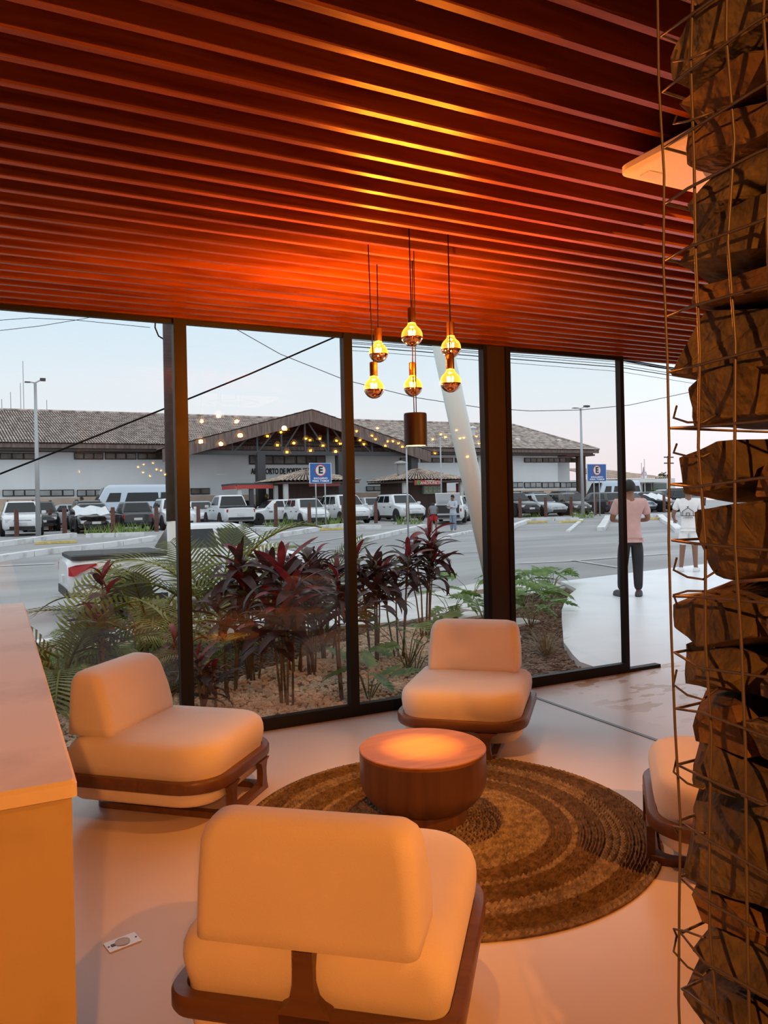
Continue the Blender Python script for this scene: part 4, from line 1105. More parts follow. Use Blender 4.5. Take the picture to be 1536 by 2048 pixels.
# right end of the terminal: posts, roof vents
for px, w_ in ((1158, .35), (1168, .18)):
    q = onY(px, 990, EY + .8); MB().box((q.x - w_/2, EY + .6, .2), (q.x + w_/2, EY + .6 + w_, EZ - .2)).build('end_post', mat('brown_post', (.06, .03, .025), .7), bd, fix=True)
MB().box((XR - 3.6, WY + 1.5, .2), (XR - .8, WY + 8, EZ - .3)).build('end_wall', M_WHITEWALL, bd, fix=True)
MB().box((XR - 3.4, EY + .3, EZ - .5), (XR - .2, WY + 9, EZ - .35)).build('end_soffit', M_SOFFIT, bd, fix=True)
for px, py in ((945, 860), (1034, 884), (1117, 886)):
    q = onY(px, py, EY + 3.2)
    MB().lathe([(.22, -.5), (.22, .1), (.38, .12), (.3, .25), (.05, .34)], 12, q).build('roof_vent', mat('white_vent', (.7, .7, .7), .5), bd, fix=True)

# ---------------------------------------------------------------- kiosks
M_BROWNWALL = mat('brown_kiosk_boards', (0.085, 0.05, 0.04), 0.7, var=.2, scale=5, stretch=(3, 3, .2))
M_RED = mat('red_sign_paint', (0.52, 0.055, 0.045), .5)
M_REDCORR = mat('red_corrugated', (0.30, 0.035, 0.045), .6)
def kiosk(px_apex, py_apex, py_eave, Y, hs, label):
    ap = onY(px_apex, py_apex, Y); ez = onY(px_apex, py_eave, Y - hs).z
    t = thing('kiosk', label, 'kiosk', (ap.x, Y, .25))
    c = [Vector((ap.x + a*hs, Y + b*hs, ez)) for a, b in ((-1, -1), (1, -1), (1, 1), (-1, 1))]
    A = Vector((ap.x, Y, ap.z))
    for i in range(4):
        mb = MB(); corrugated(mb, c[i], c[(i+1) % 4], A, A, .26, .06, 8, .04)
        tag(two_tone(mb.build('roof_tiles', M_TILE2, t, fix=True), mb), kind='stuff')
    MB().box((ap.x - hs*.97, Y - hs*.97, ez - .16), (ap.x + hs*.97, Y + hs*.97, ez - .04)).build('eave', M_BROWNWALL, t, fix=True)
    w = hs*.72
    MB().box((ap.x - w, Y - w*.4, .25), (ap.x + w, Y + w, ez - .1)).build('wall', M_BROWNWALL, t, fix=True)
    for a in (-1, 1): MB().box((ap.x + a*hs*.82 - .13, Y - hs*.82 - .13, .25), (ap.x + a*hs*.82 + .13, Y - hs*.82 + .13, ez - .1)).build('post', mat('white_post', (.6, .6, .58), .7), t, fix=True)
    return t, ap, ez, w
k2, a2, e2, w2 = kiosk(834, 938, 960, 47.3, 2.7, 'food kiosk with hipped tile roof and red sign, right of the brown cylinder lamp')
s0, s1 = onY(829, 970, 44.6), onY(879, 960, 44.6)
sg = MB().box((s0.x, 44.57, s0.z), (s1.x, 44.65, s1.z)).build('sign_board', M_RED, k2, fix=True)
text_obj('sign_text', 'LANCHONETE', .26, mat('white_letters', (.8, .78, .74), .6), sg, Vector((.6*s1.x + .4*s0.x, 44.55, .62*s0.z + .38*s1.z)) - k2.location, (PI/2, 0, 0), .01)
text_obj('sign_text', 'COMIDA', .18, MATS['white_letters'], sg, Vector((.6*s1.x + .4*s0.x, 44.55, .22*s0.z + .78*s1.z)) - k2.location, (PI/2, 0, 0), .01)
MB().lathe([(.16, -.02), (.16, .02)], 12).build('sign_emblem', mat('green_emblem', (.12, .3, .08), .6), sg).matrix_basis = Matrix.Translation(Vector((.85*s0.x + .15*s1.x, 44.56, .5*(s0.z + s1.z))) - k2.location) @ Matrix.Rotation(PI/2, 4, 'X')
m0, m1_ = onY(847, 988, 46.3), onY(881, 971, 46.3)
MB().box((m0.x, 46.25, m0.z), (m1_.x, 46.55, m1_.z)).build('menu_board', mat('pale_green_board', (.36, .45, .33), .5, var=.2, scale=3), k2, fix=True)
for i in range(4):
    xx = m0.x + (m1_.x - m0.x)*(i + .5)/4
    MB().box((xx - .12, 46.21, m0.z + .12), (xx + .12, 46.25, m1_.z - .1)).build('menu_card', mat('menu_card', (.5, .55, .42), .6), k2, fix=True)
    MB().lathe([(.06, 0), (.06, .02)], 10, (xx, 46.20, m1_.z - .25)).build('menu_dot', mat('dark_dot', (.02, .02, .02), .6), k2, fix=True)
q = onY(802, 935, 47); MB().lathe([(.28, -.5), (.28, .25), (.5, .27), (.4, .38), (.04, .48)], 14, q).build('chimney', mat('grey_chimney', (.35, .35, .34), .7), k2, fix=True)
k1, a1, e1, w1 = kiosk(612, 940, 962, 47.3, 2.7, 'kiosk with hipped tile roof behind the left bus sign')
for i in range(5):
    z = .9 + i*.22; xx = a1.x + .1
    MB().box((xx, 47.3 - w1*.4 - .05, z), (xx + 1.2, 47.3 - w1*.4 - .01, z + .09)).build('shutter_slat', mat('grey_shutter', (.33, .30, .28), .6), k1, fix=True)
q0, q1 = onY(618, 973, 44.7), onY(680, 967, 44.7)
MB().box((q0.x, 44.65, q0.z), (q1.x, 44.75, q1.z)).build('name_board', mat('maroon_board', (.20, .03, .035), .6), k1, fix=True)
# red corrugated stall right of the kiosk
p0, p1 = onY(886, 996, 46.6), onY(975, 966, 46.6); p0.x = max(p0.x, a2.x + 2.75)
st = thing('market_stall', 'stall with red corrugated panels and awning behind the leaning column', 'stall', (.5*(p0.x + p1.x), 46.6, .25))
cm = MB(); nn = 40
rg0 = [Vector((p0.x + (p1.x - p0.x)*i/nn, 46.6 + .05*(i % 2), .25)) for i in range(nn + 1)]
cm.rings([rg0, [v + Vector((0, 0, p1.z - .25)) for v in rg0]], cap=False, closed=False)
cm.build('panel', M_REDCORR, st, fix=True)
cm = MB(); cm.add([(p0.x, 45.6, p1.z - .1), (p1.x, 45.6, p1.z - .1), (p1.x, 47.6, p1.z + .5), (p0.x, 47.6, p1.z + .5)], [(0, 1, 2, 3)]); cm.build('awning', mat('maroon_awning', (.23, .045, .075), .7), st, fix=True)
# bus shelter canopy with red edge
c0, c1_ = onY(470, 972, 46.0), onY(601, 970, 46.0); c1_.x = min(c1_.x, a1.x - 2.72)
sh = thing('entrance_canopy', 'flat dark canopy with a red edge in front of the terminal sign', 'canopy', (.5*(c0.x + c1_.x), 47, .25))
MB().box((c0.x, 46, c0.z + .05), (c1_.x, 49.2, c0.z + .17)).build('canopy_roof', M_STEEL, sh, fix=True)
MB().box((c0.x + .1, 45.95, c0.z - .18), (c1_.x, 46.02, c0.z + .05)).build('red_edge', M_RED, sh, fix=True)
MB().box((c0.x - .02, 46.0, c0.z - .18), (c0.x + .06, 49.0, c0.z + .05)).build('red_edge', M_RED, sh, fix=True)
for px in (479, 503, 552):
    q = onY(px, 1000, 46.15); MB().box((q.x - .12, 46.05, .25), (q.x + .12, 46.3, c0.z)).build('post', M_STEEL if px == 503 else MATS['white_post'], sh, fix=True)
# low building, flags, bush, utility pole at the right
lb = thing('low_office', 'low white office with flat roof edge and pale tile roof at the far right', 'building', onY(1280, 985, 60) * Vector((1, 1, 0)) if False else (onY(1280, 985, 60).x, 60, .25))
A_, B_ = onY(1206, 985, 60), onY(1350, 955, 60)
MB().box((A_.x, 60, .25), (B_.x, 66, onY(1280, 957, 60).z)).build('wall', mat('bright_white_wall', (.75, .74, .72), .8), lb, fix=True)
r0_, r1_ = onY(1210, 957, 60), onY(1300, 948, 64)
tm = MB(); corrugated(tm, (r0_.x, 59.6, r0_.z), (B_.x - 1.5, 59.6, r0_.z), (r0_.x - 1.0, 66, r1_.z + .7), (B_.x - 6, 66, r1_.z + .7), .3, .05, 6)
tag(tm.build('roof_tiles', mat('tan_tiles', (.34, .24, .18), .9, color2=(.52, .40, .32), scale=2), lb, fix=True), kind='stuff')
f0, f1 = onY(1267, 965, 57.5), onY(1345, 957, 57.5)
MB().box((f0.x, 57.5, f0.z), (f1.x, 60.2, f1.z)).build('flat_roof', MATS['bright_white_wall'], lb, fix=True)
d0, d1 = onY(1306, 984, 59.9), onY(1333, 966, 59.9)
MB().box((d0.x, 59.86, .3), (d1.x, 60.02, d1.z)).build('window', mat('green_glass', (.09, .13, .12), .15), lb, fix=True)
d0, d1 = onY(1287, 984, 59.9), onY(1302, 967, 59.9)
MB().box((d0.x, 59.86, .3), (d1.x, 60.02, d1.z)).build('door', M_WFRAME, lb, fix=True)
d0, d1 = onY(1259, 976, 59.9), onY(1273, 960, 59.9)
MB().box((d0.x, 59.86, d0.z), (d1.x, 60.02, d1.z)).build('vent_panel', mat('grey_panel', (.34, .34, .34), .6), lb, fix=True)
def bush(px, py, Y, w, h, label, m, n=260, seed=1):
    q = onY(px, py, Y); r2 = random.Random(seed)
    t = thing('round_bush', label, 'bush', (q.x, Y, .25)); mb = MB()
    for k in range(n):
        a, b = r2.uniform(0, 6.3), r2.uniform(0, PI/2)
        d = Vector((math.cos(a)*math.cos(b)*w, math.sin(a)*math.cos(b)*w, math.sin(b)*h)) * r2.uniform(.75, 1.0)
        s = .28
        u1 = Vector((r2.uniform(-1, 1), r2.uniform(-1, 1), r2.uniform(-1, 1)))*s; u2 = Vector((r2.uniform(-1, 1), r2.uniform(-1, 1), r2.uniform(-1, 1)))*s
        mb.add([d, d + u1, d + u1*.6 + u2, d + u2], [(0, 1, 2, 3)])
    tag(mb.build('foliage', m, t), kind='stuff')
    MB().tube([(0, 0, 0), (0, 0, h*.6)], .1, 6).build('trunk', ML['stem'], t)
    return t
bush(1310, 980, 57, 1.35, 1.65, 'round green bush in front of the low white office', mat('bush_green', (.07, .13, .03), .7, color2=(.15, .24, .06), scale=3), 420, 3)
bush(1325, 950, 72, 1.4, 3.9, 'distant dark tree beside the utility pole', mat('far_tree_green', (.05, .08, .03), .8, color2=(.1, .14, .06), scale=2), 380, 6)

# ================================================================ poles, signs, wires
M_GALV = mat('galvanised_steel', (0.45, 0.46, 0.47), .45, .5)
M_POLEW = mat('white_pole_paint', (0.70, 0.70, 0.68), .6)
M_POLED = mat('dark_pole', (0.075, 0.06, 0.055), .75, var=.2)
def street_lamp(px, pyb, pyt, r, label, arm=.5, m=M_GALV, two=True):
    q = onStreet(px, pyb); rr = ray(px, pyt)
    k_ = math.hypot(q.x, q.y)/math.hypot(rr[0], rr[1]); h = CAM_H + rr[2]*k_ - q.z
    t = thing('street_lamp', label, 'lamp post', q)
    MB().tube([(0, 0, -.05), (0, 0, h*.5), (0, 0, h)], [r*1.3, r, r*.7], 8).build('pole', m, t, smooth=True)
    for s in ((-1, 1) if two else (1,)):
        MB().bar((0, 0, h), (s*arm*.9, -.05, h + .08 + .06*s), .05, .05).build('arm', m, t)
        MB().box((s*arm*.7, -.14, h + .05 + .05*s), (s*arm*1.5, .1, h + .12 + .09*s)).build('lamp_head', M_STEEL, t)
    return t
street_lamp(77, 1075, 766, .085, 'tall pale lamp post left of the counter end view, in front of the terminal', .28)
street_lamp(87, 1050, 842, .06, 'thinner grey lamp post just right of the tall pale one', .18)
street_lamp(1166, 1033, 817, .085, 'grey lamp post beside the right bus sign', .42)
def plain_pole(px, pyb, pyt, r, label, m=M_GALV):
    q = onStreet(px, pyb); rr = ray(px, pyt); k_ = math.hypot(q.x, q.y)/math.hypot(rr[0], rr[1]); h = CAM_H + rr[2]*k_ - q.z
    t = thing('metal_pole', label, 'pole', q)
    MB().tube([(0, 0, -.05), (0, 0, h)], [r, r*.8], 8).build('shaft', m, t, smooth=True)
    MB().lathe([(r*1.4, h), (r*1.4, h + .04), (.01, h + .08)], 8).build('cap', m, t)
plain_pole(817, 1090, 895, .035, 'thin grey pole below the brown cylinder lamp')
plain_pole(884, 1040, 872, .05, 'thin grey pole left of the leaning column, by the kiosk')
M_BLUE = mat('blue_sign_face', (0.022, 0.13, 0.42), .4)
M_SIGNW = mat('sign_white', (.78, .79, .80), .5)
def bus_sign(px0, px1, pyb, py0, py1, label):
    a, b = onStreet(px0, pyb), onStreet(px1, pyb)
    mid = (a + b)/2; Y = mid.y
    p, q = onY(px0 - 12, py1, Y), onY(px1 + 6, py0, Y)
    W = (q.x - p.x)*.5; Hh = (q.z - p.z)*.5; cz = (p.z + q.z)/2 - mid.z; cxx = (p.x + q.x)/2 - mid.x
    t = thing('bus_stop_sign', label, 'road sign', mid, 0)
    for s in (a, b): MB().tube([(s.x - mid.x, .06, -.1), (s.x - mid.x, .06, cz + Hh*.8)], .035, 8).build('post', M_GALV, t, smooth=True)
    MB().box((cxx - W, -.02, cz - Hh), (cxx + W, .02, cz + Hh)).build('border', M_SIGNW, t)
    MB().box((cxx - W*.94, -.03, cz - Hh*.955), (cxx + W*.94, -.02, cz + Hh*.955)).build('panel', M_BLUE, t)
    Rr = min(W, Hh)*.60; zc = cz + Hh*.27
    for rad, mm_, y_ in ((Rr, mat('red_ring', (.62, .05, .04), .5), -.034), (Rr*.84, M_SIGNW, -.038)):
        o = MB().lathe([(rad, 0), (rad, .006)], 28).build('ring' if rad == Rr else 'disc', mm_, t); o.matrix_basis = Matrix.Translation((cxx, y_, zc)) @ Matrix.Rotation(PI/2, 4, 'X')
    text_obj('letter', 'E', Rr*1.55, M_BLACKTXT, t, (cxx, -.048, zc), (PI/2, 0, 0), .004, 'CENTER', .02)
    for i, s in enumerate(('EXCLUSIVO', 'PARA ÔNIBUS')):
        o = text_obj('words', s, Hh*.24, M_SIGNW, t, (cxx, -.036, cz - Hh*(.52 + .25*i)), (PI/2, 0, 0), .004, 'CENTER', .006)
        bpy.context.view_layer.update()
        o.scale = (W*(1.25 if i == 0 else 1.5)/o.dimensions.x, 1, 1)
bus_sign(631, 656, 1053, 926, 967, 'blue bus parking sign with letter E, in front of the left kiosk')
bus_sign(1186, 1206, 1032, 928, 963, 'blue bus parking sign with letter E, beside the right lamp post')
# leaning white steel column
q0 = Vector(cw(1008, 1262, 9.0)); q1 = Vector(cw(874, 640, 9.6))
lc = thing('leaning_column', 'leaning pale green-white steel tube column outside the glass', 'column', (q0.x, q0.y, garden_z(q0.x, q0.y)))
dq = (q1 - q0); ext = q0 + dq*1.25
MB().tube([q0 - dq*.02 - lc.location, q0.lerp(ext, .5) - lc.location, ext - lc.location], [.095, .125, .135], 24).build('shaft', mat('pale_green_white_paint', (.66, .74, .70), .35), lc, smooth=True)
MB().lathe([(.2, 0), (.2, .03)], 20).build('foot_plate', M_GALV, lc)
# utility pole on the near verge, lower part painted white
q = onZ(354, 1265, -.33)
up = thing('utility_pole', 'concrete utility pole with white painted base, behind the thick mullion', 'utility pole', q)
zw = CAM_H + ray(345, 1042)[2]/ray(345, 1042)[1]*q.y - q.z
MB().tube([(0, 0, -.1), (0, 0, zw)], [.118, .115], 12).build('painted_base', M_POLEW, up, smooth=True)
MB().tube([(-.015, 0, zw), (-.02, 0, 7.5)], [.108, .085], 12).build('shaft', M_POLED, up, smooth=True)
dwn = cw(312, 650, 12.6)
cp = [Vector(cw(px, py, math.hypot(q.x, q.y)*.99)) - q for px, py in ((311, 630), (310, 655), (317, 672), (330, 680))]
MB().tube(cp, .012, 5).build('loose_cable', M_CORD, up, smooth=True)
def wire(pts, r, label):
    P = [Vector(cw(*p)) for p in pts]
    o = MB().tube(P, r, 5).build('overhead_wire', M_CORD, smooth=True)
    return tag(o, label, 'wire')
wire([(-120, 996, 22), (0, 948, 22.3), (165, 883, 22.8), (335, 815, 23.3), (500, 748, 23.8), (668, 675, 24.3), (760, 634, 24.6)], .028, 'thick black service cable slanting up across the left panes')
wire([(-60, 645, 20), (60, 636, 20.5), (150, 640, 21), (300, 655, 21)], .008, 'thin wire at the top left of the sky')
wire([(-60, 668, 20), (80, 652, 20.5), (165, 638, 21), (240, 622, 21)], .008, 'second thin wire at the top left of the sky')
wire([(440, 640, 24), (560, 708, 25), (690, 760, 26), (830, 795, 27), (960, 815, 28), (1060, 822, 29), (1160, 820, 30), (1260, 810, 31), (1400, 780, 32)], .012, 'long thin sagging wire behind the hanging bulbs')
for i, (ya, yb, rr_) in enumerate(((690, 722, .014), (697, 738, .02), (700, 741, .02), (705, 735, .008), (709, 740, .008), (712, 748, .008), (718, 752, .012), (726, 761, .006))):
    wire([(690, ya - 26, 19), (850, ya - 14, 19.6), (1024, ya, 20.3), (1240, .45*ya + .55*yb - 2, 21.4), (1400, yb + 8, 22.5), (1560, yb + 34, 23.5)], rr_,
         ['uppermost', 'second', 'third', 'fourth', 'fifth', 'sixth', 'seventh', 'lowest'][i] + ' of the parallel overhead wires right of the bulbs')
# far power pole and flags
q = onY(1339, 985, 66); t = thing('power_pole', 'distant wooden power pole with two crossarms at the far right', 'utility pole', (q.x, 66, .25))
zt2 = onY(1338, 912, 66).z - .25
MB().tube([(0, 0, 0), (0, 0, zt2)], .17, 8).build('shaft', M_POLED, t)
for dz in (.15, .85): MB().bar((-.75, 0, zt2 - dz), (.75, 0, zt2 - dz), .12, .14).build('crossarm', M_POLED, t)
for px, pyt, lab, c1, c2 in ((1290, 918, 'flagpole with a faded red and white flag by the low office', (.55, .28, .30), (.7, .68, .70)), (1293, 925, 'flagpole with a white flag with a blue ring by the low office', (.80, .82, .84), (.8, .82, .84))):
    q = onY(px, 985, 58); zt3 = onY(px, pyt, 58).z - .25
    t = thing('flagpole', lab, 'flagpole', (q.x, 58 + (px - 1290)*.2, .25))
    MB().tube([(0, 0, 0), (0, 0, zt3)], .05, 8).build('pole', MATS['bright_white_wall'], t)
    s = -1 if px == 1290 else 1
    fm_ = MB(); cols = 8
    r_a = [Vector((s*(.05 + i*.10*(.6 if s < 0 else 1)), .08*math.sin(i*1.2), zt3 - .75 - (.12*i if s < 0 else .02*i))) for i in range(cols)]
    drop = 1.3 if s < 0 else .75
    fm_.rings([r_a, [v - Vector((0, 0, drop)) for v in r_a]], cap=False, closed=False)
    fm_.build('flag', mat('flag_%d' % px, c1, .8, color2=c2, scale=2.5), t)
    if s > 0:
        o = MB().lathe([(.16, 0), (.16, .01)], 14).build('flag_ring', M_BLUE, t); o.matrix_basis = Matrix.Translation((.42, -.1, zt3 - 1.15)) @ Matrix.Rotation(PI/2, 4, 'X')
        o = MB().lathe([(.09, 0), (.09, .012)], 14).build('flag_ring_centre', M_SIGNW, t); o.matrix_basis = Matrix.Translation((.42, -.108, zt3 - 1.15)) @ Matrix.Rotation(PI/2, 4, 'X')
# thin antennas behind the roof
for px, pyt in ((4, 798), (22, 784), (42, 766), (48, 722), (73, 792), (94, 800)):
    q = onY(px, 830, 70); zt4 = onY(px, pyt, 70).z
    o = MB().tube([(q.x, 70, .2), (q.x, 70, zt4)], .03, 5).build('antenna_mast', M_GALV)
    tag(o, {4: 'thin mast at the very left above the terminal roof', 22: 'second thin mast from the left above the roof', 42: 'thin mast just left of the tallest one', 48: 'tallest thin mast above the terminal roof',
            73: 'thin mast right of the tall lamp post top', 94: 'rightmost thin mast above the terminal roof'}[px], 'mast')
# bollards along the car park edge
M_BOLL = mat('red_brown_bollard', (0.13, 0.055, 0.04), .75, var=.25, scale=7)
bl_me = MB().lathe([(.105, -.1), (.10, .6), (.095, 1.2), (.08, 1.24)], 12).mesh('bollard', M_BOLL, 35)
bl = [(32, 'in front of the white compact SUV'), (100, 'beside the black SUV'), (128, 'left of the covered black car'), (225, 'left of the dark hatchback'), (300, 'right of the dark hatchback'), (312, 'left of the utility pole'), (396, 'left of the white pickup truck'), (551, 'in front of the white saloon'),
      (618, 'at the nose of the small white hatchback'), (686, 'half hidden by the slim mullion'), (751, 'left of the white off-roader'), (815, 'at the nose of the white off-roader'), (1040, 'left of the silver saloon'), (1091, 'right of the silver saloon'), (1142, 'at the nose of the brown hatchback'), (1190, 'behind the right bus sign'), (1285, 'left of the second sunshade'), (1328, 'right of the second sunshade')]
for px, lab in bl:
    q = onStreetY(px, 38.6 if px not in (100, 300) else 45)
    o = inst('bollard', bl_me); o.location = q
    tag(o, 'red-brown wooden bollard ' + lab, 'bollard', 'wooden bollards along the car park')
# ================================================================ cars
PAINT = {'white': (.74, .76, .78), 'black': (.012, .013, .016), 'silver': (.40, .43, .46), 'grey': (.05, .055, .062), 'brown': (.055, .042, .038), 'blue': (.30, .40, .52), 'paleblue': (.58, .66, .76), 'darkblue': (.035, .05, .075), 'navy': (.10, .13, .17)}
def paint(c): return mat('car_paint_' + c, PAINT[c], .25, .0 if c == 'white' else .25, coat=.6)
M_CARGLASS = mat('car_window_glass', (.012, .017, .02), .08, spec=.5)
M_TYRE = mat('tyre_rubber', (.015, .015, .016), .85)
M_RIM = mat('alloy_rim', (.55, .56, .58), .3, .7)
M_TRIM = mat('black_car_trim', (.02, .02, .022), .6)
M_HEAD = mat('headlamp', (.75, .78, .8), .1, spec=.9)
M_TAIL = mat('tail_lamp', (.42, .015, .02), .2)
M_PLATE = mat('number_plate', (.68, .69, .70), .5)
# kind: length, width, belt height, roof height, hood start x, windshield base x, roof front x, roof rear x, rear base x, hood height, ground clearance, wheel radius
KIND = {
 'hatch': dict(L=3.7, W=1.68, belt=.92, roof=1.48, wb=.95, rf=.35, rr=-1.35, rb=-1.72, hood=.88, nose=.68, gc=.2, wr=.31, ax=(1.15, -1.15)),
 'suv':   dict(L=4.2, W=1.78, belt=1.02, roof=1.62, wb=1.0, rf=.4, rr=-1.55, rb=-1.95, hood=1.0, nose=.82, gc=.24, wr=.35, ax=(1.28, -1.28)),
 'sedan': dict(L=4.4, W=1.74, belt=.92, roof=1.46, wb=.95, rf=.3, rr=-.85, rb=-1.55, hood=.86, nose=.66, gc=.19, wr=.32, ax=(1.32, -1.28)),
 'mpv':   dict(L=4.3, W=1.76, belt=.98, roof=1.66, wb=1.15, rf=.5, rr=-1.75, rb=-2.05, hood=.95, nose=.75, gc=.2, wr=.32, ax=(1.32, -1.3)),
 'van':   dict(L=6.0, W=2.0, belt=1.15, roof=2.55, wb=2.3, rf=1.55, rr=-2.85, rb=-2.95, hood=1.2, nose=.95, gc=.25, wr=.36, ax=(2.0, -1.7)),
 'utility': dict(L=4.85, W=1.82, belt=1.06, roof=1.60, wb=1.45, rf=.8, rr=-.35, rb=-.65, hood=1.0, nose=.86, gc=.26, wr=.36, ax=(1.45, -1.42)),
 'pickup': dict(L=5.1, W=1.84, belt=1.08, roof=1.76, wb=1.05, rf=.5, rr=-.75, rb=-1.05, hood=1.05, nose=.88, gc=.28, wr=.37, ax=(1.5, -1.5)),
}
def wheel_meshes(r):
    ty = MB().lathe([(r*.62, -.10), (r*.93, -.105), (r, -.07), (r, .07), (r*.93, .105), (r*.62, .10)], 20)
    rim = MB().lathe([(r*.64, .085), (r*.64, .095), (r*.55, .07), (r*.50, .055)], 20, cap=False)
    rim.lathe([(.05, .085), (.05, .10)], 10)
    for k in range(5):
        a = 2*PI*k/5; d = Vector((math.cos(a), math.sin(a), 0))
        rim.bar(d*.03 + Vector((0, 0, .09)), d*r*.6 + Vector((0, 0, .085)), .075, .02)
    dk = MB().lathe([(r*.6, .03), (r*.6, .04)], 16)
    return ty.mesh('tyre', M_TYRE, 40), rim.mesh('rim', M_RIM, 40), dk.mesh('brake_disc', M_TRIM)
WHEEL = {}
def lerp_tab(tab, x):
    if x <= tab[0][0]: return tab[0][1]
    for (a, b), (c, d) in zip(tab, tab[1:]):
        if x <= c: return b + (d - b)*(x - a)/(c - a)
    return tab[-1][1]
BODY = {}
def car_body(kind):
    K = KIND[kind]; L, W = K['L'], K['W']; h = L/2; w = W/2
    top = [(-h, K['belt'] - .10), (-h + .12, K['belt'] - .01), (K['rb'], K['belt']), (K['wb'] - .05, K['belt'] + .01), (K['wb'] + .1, K['hood'] + .03), (h - .45, K['hood'] - .06), (h - .12, K['nose']), (h, K['nose'] - .14)]
    if kind == 'sedan': top[1] = (-h + .1, K['belt'] + .04)
    if kind == 'van': top = [(-h, 1.2), (K['wb'], 1.22), (h - .3, 1.08), (h - .05, .85), (h, .7)]
    bot = [(-h, K['gc'] + .18), (-h + .35, K['gc'] + .02), (h - .45, K['gc'] + .02), (h, K['gc'] + .12)]
    wid = [(-h, .80), (-h + .10, .90), (-h + .35, .98), (0, 1.0), (h - .7, .98), (h - .25, .90), (h - .06, .78), (h, .66)]
    mb = MB(); rings = []
    xs = sorted(set([-h, -h + .05, -h + .12, -h + .3, -h + .6, -1.0, -.4, 0, .4, K['wb'] - .05, K['wb'] + .1, h - .7, h - .45, h - .25, h - .12, h - .05, h]))
    for x in xs:
        zt, zb, ww = lerp_tab(top, x), lerp_tab(bot, x), lerp_tab(wid, x)*w
        zm = zb + (zt - zb)*.45
        rings.append([Vector((x, s*ww*k, z)) for s, k, z in ((1, .0, zt + .035), (1, .55, zt + .03), (1, .86, zt), (1, .965, zt - .07), (1, 1.0, zm), (1, .98, zb + .1), (1, .86, zb), (-1, .86, zb), (-1, .98, zb + .1), (-1, 1.0, zm), (-1, .965, zt - .07), (-1, .86, zt), (-1, .55, zt + .03))])
    mb.rings(rings)
    # glasshouse
    g = []
    bw, rw = w*.90, w*.70 if kind != 'van' else w*.80
    zb, zr = K['belt'] - .02, K['roof']
    lv = [(0, 0), (.12, .12), (.85, .86), (.96, .97), (1.0, 1.0)]
    for t, f in lv:
        hx0 = K['rb'] + (K['rr'] - K['rb'])*f; hx1 = K['wb'] + (K['rf'] - K['wb'])*f
        if t > .9: hx0 += (t - .9)*1.6; hx1 -= (t - .9)*1.6
        yy = bw + (rw - bw)*f**1.5 - (.05 if t > .98 else 0)
        g.append([Vector((x, y, zb + (zr - zb)*t)) for x, y in rrect((hx1 - hx0)/2, yy, .10, 3, (hx0 + hx1)/2, 0)])
    mb.rings(g)
    return mb
def gh_point(K, kind, u, t, s):
    """point on the glasshouse side: u 0..1 rear to front, t 0..1 up"""
    w = K['W']/2; bw, rw = w*.90, w*.70 if kind != 'van' else w*.80
    zb, zr = K['belt'] - .02, K['roof']
    x0 = K['rb'] + (K['rr'] - K['rb'])*t; x1 = K['wb'] + (K['rf'] - K['wb'])*t
    return Vector((x0 + (x1 - x0)*u, s*(bw + (rw - bw)*t**1.5 + .012), zb + (zr - zb)*t))
